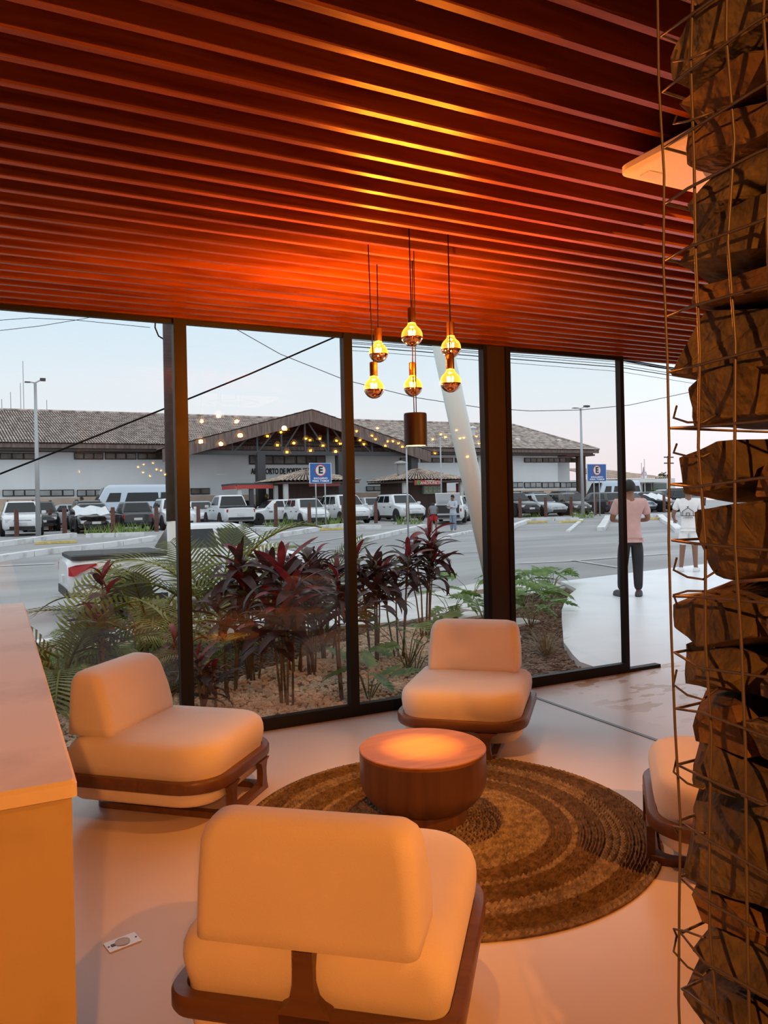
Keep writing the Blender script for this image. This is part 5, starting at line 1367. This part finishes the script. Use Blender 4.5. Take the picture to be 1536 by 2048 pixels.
def car(kind, color, pos, heading, label, group='cars in the car park', extras=()):
    K = KIND[kind]; h, w = K['L']/2, K['W']/2
    t = thing({'hatch': 'hatchback_car', 'suv': 'suv_car', 'sedan': 'saloon_car', 'mpv': 'people_carrier', 'van': 'minibus', 'pickup': 'pickup_truck', 'utility': 'pickup_truck'}[kind], label, 'minibus' if kind == 'van' else ('pickup truck' if kind in ('pickup', 'utility') else 'car'), pos, heading, group)
    pm = paint(color)
    key = (kind, color)
    if key not in BODY:
        parts = []
        mb = car_body(kind)
        me = mb.mesh('body', pm, True)
        bm = bmesh.new(); bm.from_mesh(me); bmesh.ops.recalc_face_normals(bm, faces=bm.faces); bm.to_mesh(me); bm.free()
        try: me.set_sharp_from_angle(angle=R_(38))
        except Exception: pass
        parts.append(('body', me))
        us = {'hatch': ((.10, .40), (.44, .74)), 'suv': ((.04, .18), (.21, .48), (.51, .78)), 'sedan': ((.12, .46), (.50, .80)), 'mpv': ((.04, .22), (.25, .52), (.55, .82)), 'van': ((.03, .26), (.28, .68), (.74, .90)), 'pickup': ((.08, .44), (.48, .80)), 'utility': ((.08, .44), (.48, .82))}[kind]
        t0, t1 = (.22, .84) if kind != 'van' else (.28, .66)
        for s in (-1, 1):
            for a, b in us:
                P = [gh_point(K, kind, a, t0, s), gh_point(K, kind, b, t0, s), gh_point(K, kind, b, t1, s), gh_point(K, kind, a + .02, t1, s)]
                m = MB(); m.add(P + [p - Vector((0, s*.02, 0)) for p in P], [(0, 1, 2, 3), (7, 6, 5, 4), (0, 4, 5, 1), (1, 5, 6, 2), (2, 6, 7, 3), (3, 7, 4, 0)])
                parts.append(('side_window', m.mesh('side_window', M_CARGLASS)))
        zb, zr = K['belt'] - .02, K['roof']
        for nm, xa, xb in (('windscreen', K['wb'], K['rf']), ('rear_window', K['rb'], K['rr'])):
            sg = 1 if nm == 'windscreen' else -1
            if kind == 'van' and nm == 'rear_window': continue
            A, B = .14, .88
            P = [Vector((xa + (xb - xa)*tt + sg*.015, yy*w*(.80 if tt == A else .62), zb + (zr - zb)*tt + .01)) for tt, yy in ((A, -1), (A, 1), (B, 1), (B, -1))]
            m = MB(); m.add(P + [p - Vector((sg*.03, 0, 0)) for p in P], [(0, 1, 2, 3), (7, 6, 5, 4), (0, 4, 5, 1), (1, 5, 6, 2), (2, 6, 7, 3), (3, 7, 4, 0)])
            parts.append((nm, m.mesh(nm, M_CARGLASS)))
        for s in (-1, 1):
            hb = MB().box((h - .30, s*w*.62 - .17, K['nose'] - .17), (h - .045, s*w*.62 + .17, K['nose'] - .03), rz=-s*.28)
            parts.append(('headlamp', hb.mesh('headlamp', M_HEAD)))
            zt_ = K['belt'] - .28 if kind not in ('pickup', 'utility') else .82
            tl = MB().box((-h + .015, s*w*.70 - .14, zt_), (-h + .22, s*w*.70 + .14, zt_ + (.2 if kind in ('hatch', 'suv', 'mpv') else .15)), rz=s*.22)
            if kind != 'utility': parts.append(('tail_lamp', tl.mesh('tail_lamp', M_TAIL)))
            mr = loft([(-.07, .05, .08, .03, K['wb'] - .22, s*(w + .08)), (0, .07, .11, .04, K['wb'] - .22, s*(w + .09)), (.08, .05, .09, .03, K['wb'] - .22, s*(w + .08))], 3)
            mr.v = [v + Vector((0, 0, K['belt'] + .06)) for v in mr.v]
            parts.append(('wing_mirror', mr.mesh('wing_mirror', M_TRIM if color != 'white' else pm, 40)))
            sl = MB().box((-K['ax'][0] + K['wr'], s*w*.955 - .02, K['gc']), (K['ax'][0] - K['wr'], s*w*.955 + .03, K['gc'] + .12)); parts.append(('sill', sl.mesh('sill', M_TRIM)))
            dh = MB()
            for xx in (-.25, .55): dh.box((xx - .1, s*w*.985 - .01, K['belt'] - .18), (xx + .1, s*w*.985 + .025, K['belt'] - .145))
            parts.append(('door_handles', dh.mesh('door_handles', pm if color != 'white' else M_TRIM)))
        parts.append(('grille', MB().box((h - .10, -w*.42, K['nose'] - .22), (h - .005, w*.42, K['nose'] - .08)).mesh('grille', M_TRIM)))
        parts.append(('front_bumper', MB().box((h - .2, -w*.6, K['gc'] + .06), (h + .02, w*.6, K['gc'] + .22)).mesh('front_bumper', M_TRIM)))
        parts.append(('rear_bumper', MB().box((-h - .02, -w*.74, K['gc'] + .12), (-h + .2, w*.74, K['gc'] + .27)).mesh('rear_bumper', M_TRIM)))
        for sg in (1, -1):
            zz = K['gc'] + .26 if sg > 0 else (K['gc'] + .36)
            parts.append(('number_plate', MB().box((sg*h - .01 if sg > 0 else -h - .03, -.2, zz), (h + .03 if sg > 0 else -h + .02, .2, zz + .12)).mesh('number_plate', M_PLATE)))
        if kind in ('pickup', 'utility'):
            parts.append(('bed_cover', loft([(K['belt'] - .01, (K['rb'] + h - .1)/2, w*.90, .12, (K['rb'] - h + .02)/2, 0), (K['belt'] + .05, (K['rb'] + h - .1)/2, w*.89, .12, (K['rb'] - h + .02)/2, 0), (K['belt'] + .07, (K['rb'] + h - .2)/2, w*.84, .10, (K['rb'] - h + .02)/2, 0)], 4).mesh('bed_cover', M_TRIM)))
        if kind in ('suv', 'mpv'):
            for s in (-1, 1): parts.append(('roof_rail', MB().bar((K['rr'] + .1, s*w*.62, K['roof'] + .03), (K['rf'] - .15, s*w*.62, K['roof'] + .03), .04, .05).mesh('roof_rail', M_TRIM)))
        BODY[key] = parts
    for nm, me in BODY[key]:
        inst(nm, me, t)
    r = K['wr']
    if r not in WHEEL: WHEEL[r] = wheel_meshes(r)
    arch = WHEEL.setdefault((r, 'a'), MB().lathe([(r*1.16, -.012), (r*1.16, .012)], 22).mesh('wheel_arch', M_TRIM))
    for x in K['ax']:
        for s in (-1, 1):
            Rm = Matrix.Rotation(-s*PI/2, 4, 'X')
            inst('wheel_arch', arch, t, Matrix.Translation((x, s*(w*.985), r + .03)) @ Rm)
            wo = inst('wheel', WHEEL[r][0], t, Matrix.Translation((x, s*(w - .075), r)) @ Rm)
            inst('rim', WHEEL[r][1], wo); inst('brake_disc', WHEEL[r][2], wo)
    return t
def cp_(px, Y, dz=0.0):
    q = onStreetY(px, Y); q.z += dz; return q
DN, UP, LF, RT = -PI/2, PI/2, PI, 0.0
car('suv', 'white', cp_(41, 40.9), DN, 'white compact SUV facing the viewer at the far left')
car('suv', 'black', cp_(80, 46.6), DN, 'black SUV behind the white compact SUV')
car('sedan', 'silver', cp_(122, 51.75), LF, 'silver saloon seen side-on beneath the terminal windows at the left')
car('sedan', 'black', cp_(182, 41.3), DN, 'black saloon with a silver cover over its bonnet, left part of the car park')
car('suv', 'grey', cp_(172, 46.2), UP, 'dark SUV roof showing behind the covered black saloon')
car('van', 'paleblue', cp_(262, 49.5), LF, 'pale blue-white minibus parked side-on before the terminal')
car('hatch', 'grey', cp_(264, 41.8), UP, 'dark grey hatchback seen from behind, left of the utility pole')
car('suv', 'white', cp_(347, 41.3), DN, 'white SUV half hidden by the utility pole')
car('sedan', 'white', cp_(398, 47), DN, 'white saloon just right of the thick mullion')
car('pickup', 'white', cp_(456, 42.6), UP, 'white double-cab pickup truck seen from behind')
car('sedan', 'white', cp_(550, 43.6), LF, 'white saloon side-on, left of the small white hatchback')
car('sedan', 'darkblue', cp_(572, 51.9), LF, 'dark saloon under the red-edged canopy')
car('hatch', 'navy', cp_(484, 51.2), DN, 'grey-blue hatchback behind the white saloon')
car('hatch', 'white', cp_(612, 40.6), DN, 'small white hatchback beneath the left bus sign')
car('mpv', 'white', cp_(688, 41.2), DN, 'white people carrier cut by the slim mullion')
car('hatch', 'white', cp_(740, 46.0), DN, 'white hatchback behind the white people carrier')
car('suv', 'white', cp_(797, 41.4), DN, 'white off-roader with black wheel arches, left of the open-boot car')
oc = car('sedan', 'white', Vector((0, 0, 0)), R_(52), 'white saloon with its boot lid open')
q = onStreet(893, 1050); oc.location = (q.x + 1.35, q.y + 1.6, street_z(q.x, q.y + 1.6))
K = KIND['sedan']
MB().box((-2.26, -.62, .55), (-1.75, .62, .98)).build('boot_opening', M_TRIM, oc)
bl_ = MB(); bl_.rings([[Vector((-1.62 - .06*i, y, 1.0 + .09*i)) for y in (-.66, -.6, 0, .6, .66)] + [Vector((-1.66 - .06*i, y, .98 + .09*i)) for y in (.66, .6, 0, -.6, -.66)] for i in range(8)])
bl_.build('boot_lid', paint('white'), oc, smooth=35)
dm = MB(); dm.box((.0, .86, .35), (1.0, .92, .95), rz=.9, c=(1.0, .87, .6)); dm.build('open_door', paint('white'), oc)
dm = MB(); dm.box((.1, .85, .42), (.95, .935, .85), rz=.9, c=(1.0, .87, .6)); dm.build('door_lining', M_TRIM, oc)
car('hatch', 'white', cp_(950, 42.5), DN, 'white hatchback right behind the leaning column')
car('suv', 'black', cp_(1024, 41.2), DN, 'black SUV at the left edge of the right pane')
car('sedan', 'silver', cp_(1076, 41.3), DN, 'silver saloon facing the viewer, right pane')
car('suv', 'navy', cp_(1072, 47.5), DN, 'dark SUV behind the silver saloon')
car('hatch', 'brown', cp_(1131, 41.2), DN, 'dark brown hatchback right of the silver saloon')
car('suv', 'grey', cp_(1138, 47.2), DN, 'dark SUV behind the brown hatchback')
car('hatch', 'grey', cp_(1197, 41.4), UP, 'dark grey hatchback seen from behind, under the right bus sign')
car('van', 'paleblue', cp_(1222, 53.5), LF, 'pale blue-white minibus at the right, behind the door jamb')
car('sedan', 'silver', cp_(1232, 46.5), UP, 'silver saloon behind the right-hand dark grey hatchback')
car('sedan', 'blue', cp_(1254, 41.6), DN, 'pale blue saloon behind the man in pink')
car('sedan', 'black', cp_(1308, 41.2), DN, 'black saloon under the right-hand silver sunshade')
car('suv', 'white', cp_(1330, 45.5), LF, 'white SUV behind the right-hand sunshade')
car('suv', 'black', cp_(1352, 41.6), UP, 'black SUV at the edge of the stone gabion')
# white utility pickup driving by, near the garden
tz = street_z(3.3, 15.2)
tor = car('utility', 'white', Vector((3.5, 15.3, tz)), 0.03, 'white utility pickup with black bed cover passing behind the palms', 'vehicles on the street')
for s in (-1, 1):
    pl_ = [(-2.42, .78), (-2.42, .93), (-2.30, .965), (-1.98, .985), (-1.95, .955), (-2.22, .84), (-2.34, .77)]
    tm_ = MB(); tm_.prism(pl_, lambda p: Vector((p[0], s*(.80 if p[0] < -2.4 else .84), p[1])), lambda p: Vector((p[0], s*(.86 if p[0] < -2.38 else .905), p[1])))
    tm_.build('tail_lamp', M_TAIL, tor)
# crumpled silver sunshades lying over two bonnets
M_SHADE = mat('silver_sunshade_foil', (.66, .69, .72), .3, .35, bump=.5, bscale=6)
def sunshade(px, Y, label, seed):
    r2 = random.Random(seed); q = onStreetY(px, Y)
    mb = MB(); nx, ny = 9, 6
    for j in range(ny):
        for i in range(nx):
            u, v = i/(nx - 1) - .5, j/(ny - 1)
            mb.v.append(Vector((u*1.55 + r2.uniform(-.05, .05), -.08 - 1.25*(1 - v) + .35, .80 + .40*v + r2.uniform(-.02, .05) + .05*math.sin(i*1.7) - .10*abs(u))))
    mb.f = [(j*nx + i, j*nx + i + 1, (j+1)*nx + i + 1, (j+1)*nx + i) for j in range(ny - 1) for i in range(nx - 1)]
    o = mb.build('sunshade', M_SHADE); o.location = q + Vector((0, 0, .12))
    so = o.modifiers.new('t', 'SOLIDIFY'); so.thickness = .012
    tag(o, label, 'sunshade')
sunshade(180, 39.95, 'crumpled silver sunshade on the black saloon at the left', 4)
sunshade(1307, 39.85, 'crumpled silver sunshade on the black saloon at the right', 9)

# ================================================================ people
SKIN_D = mat('brown_skin', (.22, .105, .062), .55)
HAIR = mat('black_hair', (.012, .010, .009), .7)
def skin_mesh(name, joints, edges, root, m, sub=1):
    """grow one continuous surface round a chain of joints: {name: (pos, radius)}"""
    ks = list(joints); me = bpy.data.meshes.new(name)
    me.from_pydata([joints[k][0] for k in ks], [(ks.index(a), ks.index(b)) for a, b in edges], []); me.update()
    o = bpy.data.objects.new(name + '_tmp', me); COL.objects.link(o)
    o.modifiers.new('skin', 'SKIN')
    if not me.skin_vertices: 
        bpy.context.view_layer.objects.active = o
    sv = me.skin_vertices[0].data
    for i, k in enumerate(ks):
        r = joints[k][1]; sv[i].radius = r if isinstance(r, tuple) else (r, r)
        sv[i].use_root = (k == root)
    s = o.modifiers.new('sub', 'SUBSURF'); s.levels = sub; s.render_levels = sub
    bpy.context.view_layer.update()
    out = bpy.data.meshes.new_from_object(o.evaluated_get(bpy.context.evaluated_depsgraph_get()))
    bpy.data.objects.remove(o)
    out.name = name; out.materials.clear(); out.materials.append(m)
    for p in out.polygons: p.use_smooth = True
    return out
def person(label, pos, heading, pose, top, bottom, shoe, sleeve=.5, leg=1.0, sc=1.0, hat=None, hatm=None):
    """local frame: x right, y forward, z up; pose gives the joints"""
    t = thing('person', label, 'person', pos, heading - PI/2); t.scale = (sc, sc, sc)
    P = {k: Vector(v) for k, v in pose.items()}
    J = {'pel': (P['pel'], .11), 'spine': (P['spine'], .105), 'chest': (P['chest'], .115), 'neck': (P['neck'], .055), 'jaw': (P['head'] + Vector((0, .01, -.075)), .070), 'head': (P['head'], (.078, .092)), 'crown': (P['head'] + Vector((0, -.01, .085)), .062)}
    E = [('pel', 'spine'), ('spine', 'chest'), ('chest', 'neck'), ('neck', 'jaw'), ('jaw', 'head'), ('head', 'crown')]
    for s, sg in (('L', -1), ('R', 1)):
        sh, el, wr = P['sh' + s], P['el' + s], P['wr' + s]
        J.update({'sh' + s: (sh, .062), 'el' + s: (el, .043), 'wr' + s: (wr, .029)})
        d = (wr - el).normalized(); palm_ = wr + d*.075
        J['pa' + s] = (palm_, (.036, .020))
        E += [('chest', 'sh' + s), ('sh' + s, 'el' + s), ('el' + s, 'wr' + s), ('wr' + s, 'pa' + s)]
        hp, kn, an = P['hip' + s], P['kn' + s], P['an' + s]
        toe = P['toe' + s]
        J.update({'hip' + s: (hp, .095), 'kn' + s: (kn, .062), 'an' + s: (an, .042), 'toe' + s: (toe, (.045, .03))})
        E += [('pel', 'hip' + s), ('hip' + s, 'kn' + s), ('kn' + s, 'an' + s), ('an' + s, 'toe' + s)]
        # five separate fingers, unequal and slightly curled; the thumb leaves the side of the palm
        side = d.cross(Vector((0, 0, 1)));
        if side.length < .1: side = Vector((0, 1, 0))
        side.normalize(); nrm = side.cross(d)
        for i, (off, ln) in enumerate(((-.027, .058), (-.009, .070), (.009, .074), (.026, .066))):
            a_, b_ = 'f%d%s' % (i, s), 'g%d%s' % (i, s)
            J[a_] = (palm_ + side*off + d*(.02 + ln*.5), .0085); J[b_] = (palm_ + side*off*1.1 + d*(.015 + ln*.9) - nrm*.025, .0075)
            E += [('pa' + s, a_), (a_, b_)]
        J['t0' + s] = (wr + d*.05 + side*.046, .010); J['t1' + s] = (wr + d*.095 + side*.055 - nrm*.015, .0085)
        E += [('pa' + s, 't0' + s), ('t0' + s, 't1' + s)]
    inst('body', skin_mesh('body', J, E, 'pel', SKIN_D, 1), t)
    # shirt
    J2 = {'hem': (P['pel'] + (P['pel'] - P['spine'])*.35, (.172, .142)), 'pel': (P['pel'] + Vector((0, 0, .02)), (.168, .138)), 'spine': (P['spine'], (.158, .13)), 'chest': (P['chest'], (.172, .135)), 'col': (P['chest'].lerp(P['neck'], .7), .075)}
    E2 = [('hem', 'pel'), ('pel', 'spine'), ('spine', 'chest'), ('chest', 'col')]
    for s in 'LR':
        sh, el, wr = P['sh' + s], P['el' + s], P['wr' + s]
        J2['sh' + s] = (sh, .084); E2.append(('chest', 'sh' + s))
        if sleeve > 0:
            J2['sl' + s] = (sh.lerp(el, min(1, sleeve*1.5)), .072); E2.append(('sh' + s, 'sl' + s))
        if sleeve > .8:
            J2['cu' + s] = (el.lerp(wr, .85), .045); E2.append(('sl' + s, 'cu' + s))
    inst('shirt', skin_mesh('shirt', J2, E2, 'pel', top, 2), t)
    J3 = {'waist': (P['pel'].lerp(P['spine'], .25), (.148, .125)), 'pel': (P['pel'] - Vector((0, 0, .05)), (.155, .135))}
    E3 = [('waist', 'pel')]
    for s in 'LR':
        hp, kn, an = P['hip' + s], P['kn' + s], P['an' + s]
        J3['hip' + s] = (hp, .118); E3.append(('pel', 'hip' + s))
        if leg < .6:
            J3['kn' + s] = (hp.lerp(kn, .95), .098); E3.append(('hip' + s, 'kn' + s))
        else:
            J3['kn' + s] = (kn, .085); J3['an' + s] = (an + Vector((0, 0, .0)), .066); E3 += [('hip' + s, 'kn' + s), ('kn' + s, 'an' + s)]
    inst('trousers' if leg > .6 else 'shorts', skin_mesh('trousers', J3, E3, 'pel', bottom, 2), t)
    for s in 'LR':
        an, toe = P['an' + s], P['toe' + s]; d = Vector((toe.x - an.x, toe.y - an.y, 0)).normalized(); sd = Vector((-d.y, d.x, 0))
        mb = MB(); c = Vector((an.x, an.y, 0)) + d*.06
        rr_ = []
        for z, k_, f in ((.0, 1.0, 1.0), (.03, 1.05, 1.02), (.065, .92, .92), (.09, .6, .55)):
            rr_.append([c + d*(a*.145*f) + sd*(b*.05*k_) + Vector((0, 0, z)) for a, b in ((-1, -.6), (-.5, -1), (.5, -1), (.9, -.7), (1, 0), (.9, .7), (.5, 1), (-.5, 1), (-1, .6))])
        mb.rings(rr_); mb.build('shoe', shoe, t, smooth=True)
    # head: hair cap, face
    hd = P['head']; fw = Vector(pose.get('look', (0, 1, 0))).normalized(); rt = fw.cross(Vector((0, 0, 1))).normalized(); upv = rt.cross(fw)
    def hp_(a, b, c): return hd + rt*a + fw*b + upv*c
    hm = MB(); rings = []
    for z, r in ((-.05, .088), (.0, .099), (.05, .100), (.09, .088), (.125, .060), (.142, .02)):
        rings.append([hp_(r*.86*math.cos(2*PI*k/16), r*1.02*math.sin(2*PI*k/16) - (.018 if z < .06 else .008) - (.03 if (z < .03 and math.sin(2*PI*k/16) > .1) else 0), z) for k in range(16)])
    hm.rings(rings); hm.build('hair', hatm or HAIR, t, smooth=True)
    fm2 = MB()
    fm2.add([hp_(-.012, .088, -.005), hp_(.012, .088, -.005), hp_(.018, .09, -.035), hp_(-.018, .09, -.035), hp_(0, .118, -.032)], [(0, 1, 4), (1, 2, 4), (2, 3, 4), (3, 0, 4)]); fm2.build('nose', SKIN_D, t)
    for s in (-1, 1):
        MB().lathe([(.004, -.006), (.011, -.003), (.011, .003), (.004, .006)], 8, hp_(s*.032, .086, .008)).build('eye', mat('eye_dark', (.03, .025, .02), .3), t)
        e_ = MB(); e_.rings([[hp_(s*.083, -.01 + .018*math.cos(a) , -.012 + .03*math.sin(a)) for a in lin(0, 2*PI, 9)[:-1]], [hp_(s*.098, -.016 + .02*math.cos(a), -.008 + .034*math.sin(a)) for a in lin(0, 2*PI, 9)[:-1]]]); e_.build('ear', SKIN_D, t)
    MB().bar(hp_(-.022, .082, -.062), hp_(.022, .082, -.062), .012, .008).build('mouth', mat('lip', (.16, .06, .05), .5), t)
    return t
STAND = dict(pel=(0, 0, .95), spine=(0, .01, 1.14), chest=(0, 0, 1.34), neck=(0, -.005, 1.50), head=(0, .03, 1.625),
             shL=(-.195, -.01, 1.415), shR=(.195, -.01, 1.415), elL=(-.25, -.03, 1.13), elR=(.25, -.03, 1.13), wrL=(-.24, .08, .90), wrR=(.24, .08, .90),
             hipL=(-.09, 0, .88), hipR=(.09, 0, .88), knL=(-.10, .02, .49), knR=(.10, .02, .49), anL=(-.11, -.01, .085), anR=(.11, -.01, .085), toeL=(-.13, .13, .035), toeR=(.13, .13, .035))
def posed(**k): d = dict(STAND); d.update(k); return d
PINK = mat('pink_cotton', (.55, .36, .33), .85, var=.08, scale=6, bump=.25, bscale=5)
BLK = mat('black_trousers', (.018, .018, .021), .8, var=.2)
q = onZ(1264, 1193, 0)
camdir = math.atan2(-q.y, -q.x)
person('man in a pink shirt and black trousers standing behind the door jamb, seen from behind', (q.x, q.y, 0), math.atan2(q.y, q.x) + .18,
       posed(elL=(-.27, .0, 1.16), elR=(.27, .02, 1.16), wrL=(-.16, .22, 1.14), wrR=(.14, .24, 1.14), knL=(-.12, .03, .49), anL=(-.15, .0, .085), toeL=(-.20, .13, .035), anR=(.10, .02, .085), look=(-.2, .95, -.3)),
       PINK, BLK, mat('grey_slipper', (.06, .065, .075), .8), .5, 1.0, 1.03)
q = onZ(1380, 1143, 0)
WHT = mat('white_cotton', (.78, .78, .76), .85, var=.04, bump=.2, bscale=5)
mw = person('man in a white printed T-shirt and white shorts, half hidden by the gabion', (q.x, q.y, 0), math.atan2(q.y, q.x) - .1,
       posed(elL=(-.30, .0, 1.15), wrL=(-.30, .2, 1.05), elR=(.28, .03, 1.15), wrR=(.2, .22, 1.1), anL=(-.16, -.06, .085), knL=(-.13, .0, .49), toeL=(-.2, .06, .035)), WHT, WHT, mat('white_shoe', (.7, .7, .68), .6), .45, .4, 1.0)
pm_ = MB()
yb = -.152
for a, b in (((-.10, 1.13), (-.10, 1.22)), ((.10, 1.13), (.10, 1.22)), ((-.10, 1.22), (0, 1.29)), ((.10, 1.22), (0, 1.29)), ((-.13, 1.13), (.13, 1.13)), ((-.03, 1.13), (-.03, 1.19)), ((.03, 1.13), (.03, 1.19)), ((-.03, 1.19), (.03, 1.19)), ((0, 1.29), (0, 1.325)), ((-.02, 1.31), (.02, 1.31)), ((-.13, 1.13), (-.13, 1.21)), ((.13, 1.13), (.13, 1.21))):
    pm_.bar((a[0], yb, a[1]), (b[0], yb, b[1]), .012, .012)
pm_.build('chapel_print', M_BLACKTXT, mw)
tt_ = text_obj('print_text', 'CARAIVA', .045, M_BLACKTXT, mw, (0, yb - .003, 1.095), (PI/2, 0, 0), .003)
q = onStreet(868, 1065)
hd_ = R_(62)
person('man in a grey vest and red shorts bending into the open boot', q, hd_,
       posed(pel=(0, 0, .90), spine=(0, .14, 1.06), chest=(0, .33, 1.17), neck=(0, .47, 1.21), head=(0, .58, 1.24), shL=(-.18, .38, 1.17), shR=(.18, .38, 1.17), elL=(-.2, .52, .93), elR=(.2, .52, .93), wrL=(-.12, .68, .80), wrR=(.12, .68, .80),
             hipL=(-.09, 0, .84), hipR=(.09, 0, .84), look=(0, .8, -.6)), mat('grey_vest', (.16, .165, .175), .85), mat('red_shorts', (.46, .02, .025), .8), mat('flip_flop', (.2, .1, .07), .8), 0, .4, 1.0)
q = onStreet(907, 1064)
person('man in a pale shirt and jeans with folded arms beside the open-boot car', q, math.atan2(-q.y, -q.x) - .7,
       posed(elL=(-.26, .06, 1.15), elR=(.26, .06, 1.15), wrL=(.08, .21, 1.20), wrR=(-.08, .23, 1.16)), mat('pale_blue_shirt', (.52, .55, .62), .85), mat('blue_jeans', (.22, .28, .36), .85), mat('pale_shoe', (.5, .5, .48), .7), 1.0, 1.0, 1.0)
q = onStreetY(533, 48.0)
person('person in black with a yellow cap under the entrance canopy', q, math.atan2(-q.y, -q.x) + PI*.9, posed(), mat('black_shirt', (.02, .02, .02), .85), BLK, M_TRIM, .5, 1.0, 1.05, True, mat('yellow_cap', (.35, .30, .08), .8))
q = onStreetY(164, 48.6)
person('dark-haired person whose head shows above the dark SUV at the left', q, math.atan2(-q.y, -q.x) - 1.2, posed(), PINK, BLK, M_TRIM, .5, 1.0, 1.06)
